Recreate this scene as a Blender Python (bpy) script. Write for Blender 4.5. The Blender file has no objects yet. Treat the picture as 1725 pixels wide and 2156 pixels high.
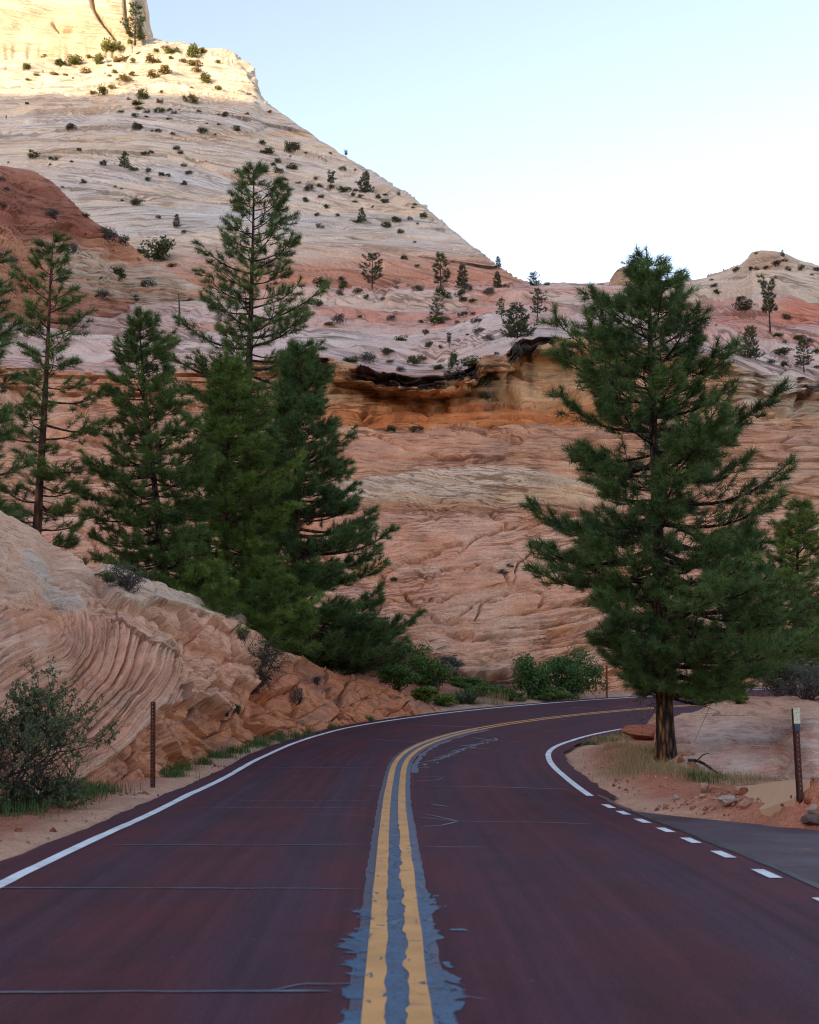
import bpy, math, random
import numpy as np
from mathutils import Vector

# ------------------------------------------------------------------ camera, sky, sun, exposure
SC = bpy.context.scene
COL = SC.collection
F, CX, CY, CAMH = 2700.0, 862.5, 1078.1, 1.72          # photo measured at 1725 x 2156
PITCH = math.atan((1441.0 - CY) / F)
CP, SP = math.cos(PITCH), math.sin(PITCH)
cam_d = bpy.data.cameras.new('camera')
cam_d.sensor_fit = 'VERTICAL'; cam_d.sensor_height = 36.0; cam_d.lens = 36.0 * F / 2156.25
cam_d.clip_start = 0.1; cam_d.clip_end = 20000
cam_d.dof.use_dof = True; cam_d.dof.focus_distance = 34.0; cam_d.dof.aperture_fstop = 2.8
cam = bpy.data.objects.new('camera', cam_d); COL.objects.link(cam)
cam.location = (0, 0, CAMH); cam.rotation_euler = (math.pi / 2 + PITCH, 0, 0)
SC.camera = cam

SUN_EL = math.radians(9.0)
SUN_H = np.array([-0.62, -0.7846])                      # horizontal direction towards the sun
W = bpy.data.worlds.new('World'); SC.world = W; W.use_nodes = True
nt = W.node_tree; nt.nodes.clear()
sky = nt.nodes.new('ShaderNodeTexSky'); sky.sky_type = 'NISHITA'; sky.sun_disc = False
sky.sun_elevation = SUN_EL; sky.sun_rotation = math.atan2(SUN_H[0], SUN_H[1])
sky.air_density = 1.0; sky.dust_density = 2.6; sky.ozone_density = 1.0; sky.altitude = 1500
bg = nt.nodes.new('ShaderNodeBackground'); bg.inputs['Strength'].default_value = 0.15
out = nt.nodes.new('ShaderNodeOutputWorld')
wb = nt.nodes.new('ShaderNodeMix'); wb.data_type = 'RGBA'; wb.blend_type = 'MULTIPLY'; wb.inputs[0].default_value = 1.0
wb.inputs[7].default_value = (1.20, .935, 0.87, 1)                 # camera balanced for open shade
nt.links.new(sky.outputs[0], wb.inputs[6]); nt.links.new(wb.outputs[2], bg.inputs[0]); nt.links.new(bg.outputs[0], out.inputs[0])
sun_d = bpy.data.lights.new('sun', 'SUN'); sun_d.energy = 2.0; sun_d.angle = math.radians(0.32); sun_d.color = (1.0, 0.79, 0.50)
sun = bpy.data.objects.new('sun', sun_d); COL.objects.link(sun)
_sv = Vector((SUN_H[0] * math.cos(SUN_EL), SUN_H[1] * math.cos(SUN_EL), math.sin(SUN_EL)))
sun.rotation_euler = _sv.to_track_quat('Z', 'Y').to_euler()
SC.view_settings.view_transform = 'Standard'; SC.view_settings.look = 'None'
SC.view_settings.exposure = 2.02; SC.view_settings.gamma = 1.0
SC.cycles.max_bounces = 5; SC.cycles.diffuse_bounces = 3; SC.cycles.glossy_bounces = 2
SC.cycles.transmission_bounces = 2; SC.cycles.transparent_max_bounces = 8
SC.cycles.use_denoising = True; SC.cycles.denoiser = 'OPENIMAGEDENOISE'; SC.cycles.denoising_input_passes = 'RGB_ALBEDO_NORMAL'; SC.cycles.denoising_prefilter = 'NONE'
SC.cycles.pixel_filter_type = 'BLACKMAN_HARRIS'; SC.cycles.filter_width = 1.15

# ------------------------------------------------------------------ helpers: numbers
def ray(px, py):
    px = np.asarray(px, float); py = np.asarray(py, float)
    u = (px - CX) / F; v = (CY - py) / F
    return u, CP - SP * v, SP + CP * v
def PT(px, py, Y):
    """world point seen at photo pixel (px,py) at world distance Y"""
    dx, dy, dz = ray(px, py); k = np.asarray(Y, float) / dy
    return np.stack([dx * k, dy * k, CAMH + dz * k], -1)
RNG = np.random.default_rng(7)
_perm = RNG.permutation(256).astype(np.int64); _perm = np.concatenate([_perm, _perm, _perm])
_val = RNG.random(256) * 2 - 1
def sm(a, b, x):
    t = np.clip((x - a) / (b - a), 0, 1); return t * t * (3 - 2 * t)
def vn(x, y, z=0.0, seed=0):
    """smooth value noise in [-1,1]"""
    x = np.asarray(x, float) + seed * 17.31; y = np.asarray(y, float) + seed * 7.77; z = np.asarray(z, float) + seed * 3.13
    x, y, z = np.broadcast_arrays(x, y, z)
    xi = np.floor(x).astype(np.int64); yi = np.floor(y).astype(np.int64); zi = np.floor(z).astype(np.int64)
    fx, fy, fz = x - xi, y - yi, z - zi
    fx = fx * fx * (3 - 2 * fx); fy = fy * fy * (3 - 2 * fy); fz = fz * fz * (3 - 2 * fz)
    xi &= 255; yi &= 255; zi &= 255
    A = _perm[xi]; B = _perm[(xi + 1) & 255]
    def h(p, yy, zz): return _val[_perm[_perm[p + (yy & 255)] + (zz & 255)]]
    a = h(A, yi, zi) * (1 - fx) + h(B, yi, zi) * fx; b = h(A, yi + 1, zi) * (1 - fx) + h(B, yi + 1, zi) * fx
    c = h(A, yi, zi + 1) * (1 - fx) + h(B, yi, zi + 1) * fx; d = h(A, yi + 1, zi + 1) * (1 - fx) + h(B, yi + 1, zi + 1) * fx
    return (a * (1 - fy) + b * fy) * (1 - fz) + (c * (1 - fy) + d * fy) * fz
def fbm(x, y, z=0.0, o=4, seed=0, g=0.5):
    r = 0; a = 1.0; s = 0
    for i in range(o):
        r = r + a * vn(x, y, z, seed + i * 5); s += a; a *= g
        x = np.asarray(x) * 2.03; y = np.asarray(y) * 2.03; z = np.asarray(z) * 2.03
    return r / s
def h1(k, seed=0):
    """hash integers -> [0,1]"""
    k = np.asarray(k).astype(np.int64); return (_val[_perm[_perm[(k + seed * 31) & 255] + ((k >> 8) & 255)]] + 1) / 2
def cell(x, y, seed=0, jit=0.9):
    """2D cellular: F1, F2, id, offset to the cell point"""
    xi = np.floor(x).astype(np.int64); yi = np.floor(y).astype(np.int64)
    f1 = np.full(np.shape(x), 9.0); f2 = f1.copy(); cid = np.zeros(np.shape(x), np.int64); ox = np.zeros(np.shape(x)); oy = ox.copy()
    for i in (-1, 0, 1):
        for j in (-1, 0, 1):
            k = _perm[_perm[(xi + i + seed * 13) & 255] + ((yi + j) & 255)]
            dx = xi + i + .5 + jit * _val[k] * .5 - x; dy = yi + j + .5 + jit * _val[_perm[k + 77]] * .5 - y
            d = np.hypot(dx, dy); n = d < f1
            f2 = np.where(n, f1, np.minimum(f2, d)); f1 = np.where(n, d, f1)
            cid = np.where(n, k, cid); ox = np.where(n, dx, ox); oy = np.where(n, dy, oy)
    return f1, f2, cid, ox, oy
def pchip(t, y, q):
    """monotone cubic through (t, y[k,...]) at q"""
    t = np.asarray(t, float); y = np.asarray(y, float); h = np.diff(t); sh = (-1,) + (1,) * (y.ndim - 1)
    d = np.diff(y, axis=0) / h.reshape(sh); m = np.zeros_like(y)
    s = d[:-1] * d[1:] > 0; w1 = (2 * h[1:] + h[:-1]).reshape(sh); w2 = (h[1:] + 2 * h[:-1]).reshape(sh)
    with np.errstate(all='ignore'):
        m[1:-1] = np.where(s, (w1 + w2) / (w1 / np.where(s, d[:-1], 1) + w2 / np.where(s, d[1:], 1)), 0)
    m[0] = d[0]; m[-1] = d[-1]
    i = np.clip(np.searchsorted(t, q) - 1, 0, len(t) - 2); hh = h[i]; u = ((q - t[i]) / hh).reshape(sh); hh = hh.reshape(sh)
    return ((1 + 2 * u) * (1 - u) ** 2) * y[i] + u * (1 - u) ** 2 * hh * m[i] + u * u * (3 - 2 * u) * y[i + 1] + u * u * (u - 1) * hh * m[i + 1]
def polydist(px, py, pts):
    """distance of pixels to a polyline, and the fraction along it"""
    D = np.full(np.shape(px), 1e9); T = np.zeros(np.shape(px)); n = len(pts) - 1
    for k in range(n):
        (ax, ay), (bx, by) = pts[k], pts[k + 1]; dx, dy = bx - ax, by - ay
        t = np.clip(((px - ax) * dx + (py - ay) * dy) / (dx * dx + dy * dy + 1e-9), 0, 1)
        d = np.hypot(px - ax - t * dx, py - ay - t * dy); m = d < D
        D = np.where(m, d, D); T = np.where(m, (k + t) / n, T)
    return D, T

# ------------------------------------------------------------------ helpers: meshes and objects
def mesh_np(name, V, quads=None, tris=None, mat=None, smooth=True, col=None, uv=None, mats=None, midx=None, bed=None):
    V = np.asarray(V, np.float32).reshape(-1, 3)
    faces = []; me = bpy.data.meshes.new(name)
    nq = 0 if quads is None else len(quads); ntr = 0 if tris is None else len(tris)
    me.vertices.add(len(V)); me.vertices.foreach_set('co', V.ravel())
    idx = np.concatenate([np.asarray(a, np.int32).ravel() for a in (quads, tris) if a is not None and len(a)])
    me.loops.add(len(idx)); me.loops.foreach_set('vertex_index', idx)
    me.polygons.add(nq + ntr)
    st = np.concatenate([np.arange(nq) * 4, nq * 4 + np.arange(ntr) * 3]).astype(np.int32)
    me.polygons.foreach_set('loop_start', st)
    me.polygons.foreach_set('loop_total', np.concatenate([np.full(nq, 4), np.full(ntr, 3)]).astype(np.int32))
    me.polygons.foreach_set('use_smooth', np.full(nq + ntr, bool(smooth)))
    if col is not None:
        a = me.color_attributes.new('Col', 'FLOAT_COLOR', 'POINT')
        c = np.ones((len(V), 4), np.float32); c[:, :3] = np.asarray(col).reshape(-1, 3); a.data.foreach_set('color', c.ravel())
    if bed is not None:
        a = me.attributes.new('bed', 'FLOAT_VECTOR', 'POINT'); bb_ = np.zeros((len(V), 3), np.float32); bb_[:, 0] = np.ravel(bed[0]); bb_[:, 1] = np.ravel(bed[1]); a.data.foreach_set('vector', bb_.ravel())
    if uv is not None:
        l = me.uv_layers.new(name='UVMap'); l.data.foreach_set('uv', np.asarray(uv, np.float32).reshape(-1, 2)[idx].ravel())
    for m in (mats or ([mat] if mat else [])): me.materials.append(m)
    if midx is not None: me.polygons.foreach_set('material_index', np.asarray(midx, np.int32))
    me.update(calc_edges=True); me.validate()
    return me
def add(name, me, parent=None, loc=None, label=None, cat=None, group=None, kind=None):
    o = bpy.data.objects.new(name, me); COL.objects.link(o)
    if parent is not None: o.parent = parent
    if loc is not None: o.location = loc
    return tag(o, label, cat, group, kind)
def tag(o, label=None, cat=None, group=None, kind=None):
    if label: o['label'] = label
    if cat: o['category'] = cat
    if group: o['group'] = group
    if kind: o['kind'] = kind
    return o
def gridq(nr, nc):
    i = np.arange(nr * nc).reshape(nr, nc)
    return np.stack([i[:-1, :-1], i[:-1, 1:], i[1:, 1:], i[1:, :-1]], -1).reshape(-1, 4)
def gnormal(P):
    du = np.gradient(P, axis=1); dv = np.gradient(P, axis=0); n = np.cross(du, dv)
    n /= np.linalg.norm(n, axis=-1, keepdims=True) + 1e-9
    return n
def blur(A, k, ax=None):
    """cheap box blur on grid arrays, repeated"""
    for a in ((0, 1) if ax is None else (ax,)):
        for _ in range(2):
            pw = [(0, 0)] * A.ndim; pw[a] = (k + 1, k); c = np.cumsum(np.pad(A, pw, mode='edge'), axis=a)
            n = A.shape[a]; sl1 = [slice(None)] * A.ndim; sl0 = list(sl1); sl1[a] = slice(2 * k + 1, 2 * k + 1 + n); sl0[a] = slice(0, n)
            A = (c[tuple(sl1)] - c[tuple(sl0)]) / (2 * k + 1)
    return A
def mixc(a, b, t):
    t = np.asarray(t)[..., None]; return np.asarray(a) * (1 - t) + np.asarray(b) * t

# ------------------------------------------------------------------ helpers: materials
def MAT(name):
    m = bpy.data.materials.new(name); m.use_nodes = True; n = m.node_tree; n.nodes.clear()
    o = n.nodes.new('ShaderNodeOutputMaterial'); b = n.nodes.new('ShaderNodeBsdfPrincipled')
    n.links.new(b.outputs[0], o.inputs[0]); b.inputs['Roughness'].default_value = 0.9
    b.inputs['Specular IOR Level'].default_value = 0.25
    return m, n, b
def N(n, t, **kw):
    x = n.nodes.new(t)
    for k, v in kw.items():
        if k.startswith('i_'):
            kk = k[2:]; x.inputs[int(kk) if kk.isdigit() else kk.replace('_', ' ')].default_value = v
        else: setattr(x, k, v)
    return x
def noise_node(n, vec, scale, detail=5, rough=0.6, dist=0.0):
    x = N(n, 'ShaderNodeTexNoise'); x.inputs['Scale'].default_value = scale; x.inputs['Detail'].default_value = detail
    x.inputs['Roughness'].default_value = rough; x.inputs['Distortion'].default_value = dist
    if vec is not None: n.links.new(vec, x.inputs['Vector'])
    return x.outputs['Fac']
def ramp(n, fac, stops):
    r = N(n, 'ShaderNodeValToRGB'); cr = r.color_ramp
    while len(cr.elements) < len(stops): cr.elements.new(0.5)
    for e, (p, c) in zip(cr.elements, stops): e.position = p; e.color = (c, c, c, 1) if not hasattr(c, '__len__') else (*c, 1)
    n.links.new(fac, r.inputs[0]); return r.outputs[0]
def mixn(n, a, b, fac, blend='MIX'):
    m = N(n, 'ShaderNodeMix', data_type='RGBA', blend_type=blend)
    for s, v in ((0, fac), (6, a), (7, b)):
        if hasattr(v, 'is_linked') or hasattr(v, 'links'): n.links.new(v, m.inputs[s])
        else: m.inputs[s].default_value = (*v, 1) if hasattr(v, '__len__') and len(v) == 3 else v
    return m.outputs[2]
def bump(n, h, strength, dist, bsdf, prev=None):
    b = N(n, 'ShaderNodeBump'); b.inputs['Strength'].default_value = strength; b.inputs['Distance'].default_value = dist
    n.links.new(h, b.inputs['Height'])
    if prev is not None: n.links.new(prev, b.inputs['Normal'])
    n.links.new(b.outputs[0], bsdf.inputs['Normal']); return b.outputs[0]
def mathn(n, op, a, b=0.0):
    m = N(n, 'ShaderNodeMath', operation=op)
    for s, v in ((0, a), (1, b)):
        if hasattr(v, 'links'): n.links.new(v, m.inputs[s])
        else: m.inputs[s].default_value = v
    return m.outputs[0]

def rock_mat(name, s, bs=0.05, lamc=.55, shade_amt=.8):
    """sandstone: colour comes from the strata (vertex colour); fine laminae and painted ledge-shadow lines follow the beds, with grain and speckle on top"""
    m, n, b = MAT(name)
    at = N(n, 'ShaderNodeAttribute', attribute_name='Col').outputs['Color']; bed = N(n, 'ShaderNodeAttribute', attribute_name='bed').outputs['Vector']
    pos = N(n, 'ShaderNodeNewGeometry').outputs['Position']
    g1 = noise_node(n, bed, 1.0, 5, 0.62, 0.35)
    g2 = noise_node(n, pos, s * 7, 5, 0.75)
    g3 = noise_node(n, pos, s * 0.5, 5, 0.65)
    c = mixn(n, at, ramp(n, g1, [(0.28, (.30, .24, .21)), (0.37, (.62, .55, .50)), (0.43, (.97, .96, .95)), (0.56, (1.0, 1.0, 1.0)), (0.72, (1.2, 1.19, 1.17))]), lamc, 'MULTIPLY')
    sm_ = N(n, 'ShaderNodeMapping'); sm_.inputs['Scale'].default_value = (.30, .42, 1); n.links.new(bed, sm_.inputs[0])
    def seam(sc, wd, off):  # mask of thin lines along the beds for the painted ledge shadow
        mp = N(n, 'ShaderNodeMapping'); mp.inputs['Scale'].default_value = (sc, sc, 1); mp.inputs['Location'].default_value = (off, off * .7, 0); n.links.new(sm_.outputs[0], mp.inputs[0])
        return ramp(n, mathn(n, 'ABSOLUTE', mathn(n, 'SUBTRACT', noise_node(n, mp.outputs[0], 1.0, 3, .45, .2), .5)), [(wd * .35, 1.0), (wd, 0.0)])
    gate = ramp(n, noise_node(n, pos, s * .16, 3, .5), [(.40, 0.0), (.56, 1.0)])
    sl_ = mathn(n, 'MULTIPLY', mathn(n, 'MAXIMUM', seam(1.0, .030, 3.0), seam(2.3, .030, 11.0)), gate)          # thin dark lines along the beds, ledge shadow painted in
    c = mixn(n, c, mixn(n, c, (.34, .27, .24), 1.0, 'MULTIPLY'), mathn(n, 'MULTIPLY', sl_, shade_amt))
    c = mixn(n, c, ramp(n, g2, [(0.3, 0.60), (0.5, 1.0), (0.70, 1.30)]), 0.7, 'MULTIPLY')
    c = mixn(n, c, ramp(n, g3, [(0.3, (0.80, 0.70, 0.66)), (0.5, (1, 1, 1)), (0.7, (1.12, 1.13, 1.14))]), 0.65, 'MULTIPLY')
    n.links.new(c, b.inputs['Base Color']); b.inputs['Specular IOR Level'].default_value = 0.12
    p = bump(n, g1, 1.0, bs * 3.0, b); bump(n, g2, 0.9, bs * 1.0, b, p)
    return m
# ------------------------------------------------------------------ the road's line, in metres (straight, then a right-hand bend, climbing and banked)
_K = np.array([-80, 0, 10, 17, 22, 27, 32, 38, 45, 55, 70, 100, 140.])
_k = np.array([0, 0, .0003, .0001, .0025, .0013, .0368, .0467, .0211, .0007, -.0043, -.0008, 0])
_sl = np.array([0, .003, -.0032, -.0238, -.0064, .0183, .041, .0464, .037, .0199, .0178, .0155, .015])
_bk = np.array([0, -.0015, -.0024, .0074, .0191, .0039, -.0011, .0408, .0564, .0746, .0939, .1077, .1077])
HALF = 3.433
SS = np.arange(-60, 130, 0.25)
_kk = np.interp(SS, _K, _k); _th = np.cumsum(_kk) * .25; i0 = int(np.argmin(abs(SS)))
_th = _th - _th[i0] - .0156
_x = np.cumsum(np.sin(_th)) * .25; _x += .045 - _x[i0]
_y = np.cumsum(np.cos(_th)) * .25; _y -= _y[i0]
_z = np.cumsum(np.interp(SS, _K, _sl)) * .25; _z -= _z[i0]
RC = np.stack([_x, _y, _z], -1); RN = np.stack([np.cos(_th), -np.sin(_th)], -1); RB = np.interp(SS, _K, _bk)
def road_pt(s, l, dz=0.0):
    """point on the road surface at station s, offset l to the right"""
    s = np.asarray(s, float); l = np.asarray(l, float)
    c = np.stack([np.interp(s, SS, RC[:, k]) for k in range(3)], -1); n = np.stack([np.interp(s, SS, RN[:, k]) for k in range(2)], -1)
    b = np.interp(s, SS, RB)
    return np.stack([c[..., 0] + n[..., 0] * l, c[..., 1] + n[..., 1] * l, c[..., 2] - b * l + dz - 0.012 * np.abs(l) * 0.0], -1)
def road_sl(X, Y):
    X = np.asarray(X, float); Y = np.asarray(Y, float); sh = X.shape; x = X.ravel(); y = Y.ravel(); oi = np.zeros(len(x), int)
    c = RC[::2]
    for a in range(0, len(x), 20000):
        d = (x[a:a + 20000, None] - c[:, 0]) ** 2 + (y[a:a + 20000, None] - c[:, 1]) ** 2; oi[a:a + 20000] = d.argmin(1) * 2
    dx = x - RC[oi, 0]; dy = y - RC[oi, 1]; l = dx * RN[oi, 0] + dy * RN[oi, 1]
    s = SS[oi] + (dx * -RN[oi, 1] + dy * RN[oi, 0])
    return s.reshape(sh), l.reshape(sh)
# far edge of the side road's paving (pixels on the flat ground)
SIDE_EDGE = [(1229, 1668), (1320, 1683), (1364, 1692), (1571, 1717), (1725, 1737), (2100, 1795)]
def flat_hit(px, py, z=-.1):
    dx, dy, dz = ray(px, py); k = (z - CAMH) / dz; return dx * k, dy * k
_ex, _ey = flat_hit(*np.array(SIDE_EDGE, float).T)
def gz(X, Y, rough=True):
    """ground height"""
    X = np.asarray(X, float); Y = np.asarray(Y, float)
    s, l = road_sl(X, Y)
    z = np.interp(s, SS, RC[:, 2]) - np.interp(s, SS, RB) * np.clip(l, -5.5, 5.5)
    side = (l > 3.3) & (Y < np.interp(X, _ex, _ey) + .12) & (s < 22)
    under = np.where(side, 1, 1 - sm(3.75, 4.15, np.abs(l) + .12 * vn(s * .9, l * 0, 0, 3)))
    z = z - .10 * under
    z = z + 2.6 * sm(4.6, 13, -l) * sm(22, 33, Y) * (.10 + .90 * sm(55, 47, s))                        # rise under the pines behind the outcrop
    isl = sm(4.2, 5.2, l) * sm(0.1, 1.4, Y - np.interp(X, _ex, _ey))      # dirt island with the big pine
    z = z + .20 * isl * sm(40, 30, Y) + .45 * sm(9, 14, l) * sm(26, 40, Y)
    mx, my = flat_hit(1716, 1728); z = z + .48 * np.exp(-(((X - mx) / .55) ** 2 + ((Y - my) / .42) ** 2) ** 1.1)   # spoil heap
    mx, my = flat_hit(1330, 1645); z = z + .10 * np.exp(-(((X - mx) / 1.6) ** 2 + ((Y - my) / 1.0) ** 2))
    if rough:
        free = 1 - under
        z = z + free * (.07 * fbm(X * .9, Y * .9, 0, 4, 2) + .05 * np.maximum(vn(X * 4, Y * 4, 0, 8), 0) * sm(3.9, 4.6, np.abs(l)) + .012 * vn(X * 11, Y * 11, 0, 9))
    return z
_gc = {}
def ghit(px, py, far=75.0):
    """where a pixel's ray first meets the ground"""
    if (px, py) in _gc: return _gc[(px, py)]
    Yq = np.arange(6.5, far, .05); q = PT(np.full(Yq.shape, px), np.full(Yq.shape, py), Yq); below = q[:, 2] < gz(q[:, 0], q[:, 1], False)
    i = int(np.argmax(below)) if below.any() else len(Yq) - 1
    _gc[(px, py)] = q[i]; return q[i]

# ------------------------------------------------------------------ ground sheet, to the horizon
def axis(lo, hi, step, far, n=26):
    a = np.arange(lo, hi + step / 2, step); g = np.geomspace(step, far, n); return np.concatenate([lo - np.cumsum(g)[::-1], a, hi + np.cumsum(g)])
gx = axis(-14, 20, .13, 700); gy = axis(7, 46, .16, 700)
GX, GY = np.meshgrid(gx, gy); GZ = gz(GX, GY)
gs, gl = road_sl(GX, GY)
red = np.array([.36, .125, .065]); tan = np.array([.42, .20, .115]); pale = np.array([.52, .32, .205])
t_edge = sm(5.0, 4.0, np.abs(gl) + .5 * fbm(GX * .8, GY * .8, 0, 3, 5))
gc = mixc(red, tan, np.clip(.30 + .7 * fbm(GX * .35, GY * .35, 0, 4, 6), 0, 1))
gc = mixc(gc, pale, np.clip(t_edge * .85, 0, 1))
gc = mixc(gc, np.array([.36, .27, .2]), .6 * sm(27, 33, gs) * (gl < 0) * sm(7, 4, -gl))
_tb = ghit(1404, 1609); _td = np.hypot(GX - _tb[0], (GY - _tb[1]) * .8) + .5 * vn(GX * 2.5, GY * 2.5, 0, 91); gc = mixc(gc, np.array([.17, .095, .05]), .75 * sm(1.5, .5, _td))     # fallen needles round the big pine
m, n, b = MAT('dirt')
at = N(n, 'ShaderNodeAttribute', attribute_name='Col').outputs['Color']; pos = N(n, 'ShaderNodeNewGeometry').outputs['Position']
g1 = noise_node(n, pos, 2.5, 6, .7); g2 = noise_node(n, pos, 22, 4, .75); vo = N(n, 'ShaderNodeTexVoronoi'); vo.inputs['Scale'].default_value = 30; n.links.new(pos, vo.inputs['Vector'])
c = mixn(n, at, ramp(n, g1, [(.3, .7), (.5, 1.0), (.7, 1.2)]), .8, 'MULTIPLY')
c = mixn(n, c, ramp(n, g2, [(.3, .62), (.5, 1.0), (.68, 1.3)]), .8, 'MULTIPLY')
peb = mathn(n, 'GREATER_THAN', noise_node(n, pos, 45, 1, .5), .66)
c = mixn(n, c, (.5, .42, .34), mathn(n, 'MULTIPLY', peb, .6))
n.links.new(c, b.inputs['Base Color']); p = bump(n, g2, .7, .04, b); bump(n, vo.outputs['Distance'], .5, .02, b, p)
M_DIRT = m
add('ground', mesh_np('ground', np.stack([GX, GY, GZ], -1), gridq(*GX.shape), mat=m, col=gc),
    label='red and tan dirt ground along the road shoulders', cat='ground', kind='structure')

# ------------------------------------------------------------------ road, side road and their paint
def strip(name, s, l0, l1, dz, mat, parent, nl=1, **kw):
    """a band of road surface between offsets l0(s) and l1(s)"""
    s = np.asarray(s, float); l0 = np.broadcast_to(l0, s.shape); l1 = np.broadcast_to(l1, s.shape)
    t = np.linspace(0, 1, nl + 1); L = l0[:, None] * (1 - t) + l1[:, None] * t; S = np.broadcast_to(s[:, None], L.shape)
    P = road_pt(S, L, dz)
    return add(name, mesh_np(name, P, gridq(*L.shape)[:, ::-1], mat=mat, uv=np.stack([L, S], -1)), parent, **kw)
m, n, b = MAT('asphalt_red')
uv = N(n, 'ShaderNodeUVMap').outputs[0]
def uvmap(n, uv, sc): 
    mp = N(n, 'ShaderNodeMapping'); mp.inputs['Scale'].default_value = sc; n.links.new(uv, mp.inputs[0]); return mp.outputs[0]
streak = noise_node(n, uvmap(n, uv, (7.0, .06, 1)), 1.0, 4, .6)
lane = noise_node(n, uvmap(n, uv, (.75, .02, 1)), 1.0, 1, .5)
patch = noise_node(n, uv, .45, 4, .6); grain = noise_node(n, uv, 48, 4, .85); speck = noise_node(n, uvmap(n, uv, (11, 11, 1)), 1.0, 2, .5)
c = mixn(n, (.068, .0140, .019), (.046, .0145, .026), ramp(n, patch, [(.35, 0.0), (.65, 1.0)]))
sxr = N(n, 'ShaderNodeSeparateXYZ'); n.links.new(uv, sxr.inputs[0])
tk = mathn(n, 'ABSOLUTE', mathn(n, 'SUBTRACT', mathn(n, 'ABSOLUTE', mathn(n, 'SUBTRACT', mathn(n, 'ABSOLUTE', sxr.outputs[0]), 1.75)), .82))     # polished wheel tracks, their bluish sheen painted into the colour
c = mixn(n, c, (.038, .019, .034), mathn(n, 'MULTIPLY', ramp(n, tk, [(.10, .75), (.42, 0.0)]), ramp(n, lane, [(.35, .35), (.6, 1.0)])))
stain = noise_node(n, uvmap(n, uv, (1.6, .5, 1)), 1.0, 5, .7, .6); c = mixn(n, c, ramp(n, stain, [(.32, .62), (.5, 1.0), (.7, 1.22)]), .7, 'MULTIPLY')
c = mixn(n, c, ramp(n, streak, [(.3, .66), (.7, 1.4)]), .85, 'MULTIPLY'); c = mixn(n, c, ramp(n, grain, [(.3, .45), (.5, 1.0), (.70, 1.9)]), .8, 'MULTIPLY')
c = mixn(n, c, (.11, .09, .10), ramp(n, speck, [(.72, 0.0), (.78, .55)]))
n.links.new(c, b.inputs['Base Color']); b.inputs['Roughness'].default_value = .75; b.inputs['Specular IOR Level'].default_value = .2
bump(n, grain, .6, .006, b); M_ASPH = m
sr = np.arange(-60, 118, .25)
edge = lambda s, sd: 3.86 + .10 * vn(s * .8, 0 * s, 0, sd) + .05 * vn(s * 3.1, 0 * s, 0, sd + 1)
road = strip('road', sr, -edge(sr, 11), np.where(sr < 23, 3.62, edge(sr, 12)), 0, M_ASPH, None, 24, label='maroon asphalt road bending right below the sandstone cliff', cat='road', kind='structure')

m, n, b = MAT('asphalt_grey'); pos = N(n, 'ShaderNodeNewGeometry').outputs['Position']
g1 = noise_node(n, pos, .7, 5, .65); g2 = noise_node(n, pos, 55, 3, .8)
c = mixn(n, (.050, .022, .029), (.090, .070, .082), ramp(n, g1, [(.35, 0.0), (.65, 1.0)])); c = mixn(n, c, (.26, .17, .12), ramp(n, noise_node(n, pos, 1.3, 6, .75, .5), [(.58, 0.0), (.72, .5)])); c = mixn(n, c, ramp(n, g2, [(.3, .6), (.5, 1.0), (.72, 1.5)]), .7, 'MULTIPLY')
n.links.new(c, b.inputs['Base Color']); b.inputs['Roughness'].default_value = .65; bump(n, g2, .6, .006, b); M_GREY = m
sl_ = np.linspace(0, 1, 60); sv = np.arange(-30, 23.4, .3)
L0 = 3.60; LL = L0 + sl_ * 22
SD = []; 
for l in LL:
    base = road_pt(np.array([0.]), np.array([l]))[0]
    ye = np.interp(base[0] if l > 3.6 else base[0], _ex, _ey); SD.append(ye)
SD = np.array(SD) + .10 * vn(LL * 2.2, 0 * LL, 0, 21)
tt = np.linspace(0, 1, 140); S2 = -30 + (SD[None, :] + 30) * tt[:, None]; L2 = np.broadcast_to(LL, S2.shape)
P2 = road_pt(S2, L2, 0); s2, l2 = road_sl(P2[..., 0], P2[..., 1])
P2[..., 2] = np.interp(S2, SS, RC[:, 2]) - np.interp(S2, SS, RB) * np.clip(L2, 0, 5.5) - .004
side_road = add('side_road', mesh_np('side_road', P2, gridq(*S2.shape)[:, ::-1], mat=M_GREY), label='worn grey asphalt of the side road beyond the dashed line', cat='side road', kind='structure')

def paint(name, col, wear_col, amt, rough=.6):
    m, n, b = MAT(name); uv = N(n, 'ShaderNodeUVMap').outputs[0]
    a = noise_node(n, uvmap(n, uv, (9, 3.2, 1)), 1.0, 5, .65); g = noise_node(n, uv, 70, 3, .8); t = noise_node(n, uvmap(n, uv, (1.2, 7, 1)), 1.0, 3, .7)
    w = ramp(n, a, [(amt, 1.0), (amt + .04, 0.0)]); w2 = ramp(n, t, [(amt - .03, 1.0), (amt, 0.0)])
    c = mixn(n, col, tuple(x * .78 for x in col), ramp(n, noise_node(n, uv, 2.5, 4, .6), [(.4, 0.0), (.65, 1.0)]))
    c = mixn(n, c, ramp(n, g, [(.3, .75), (.55, 1.0)]), .6, 'MULTIPLY')
    c = mixn(n, c, wear_col, mathn(n, 'MAXIMUM', w, w2)); n.links.new(c, b.inputs['Base Color']); b.inputs['Roughness'].default_value = rough
    return m
M_WHITE = paint('white_paint', (.70, .78, .80), (.10, .06, .065), .30)
M_YEL = paint('yellow_paint', (.62, .34, .115), (.035, .085, .13), .35)
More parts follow.
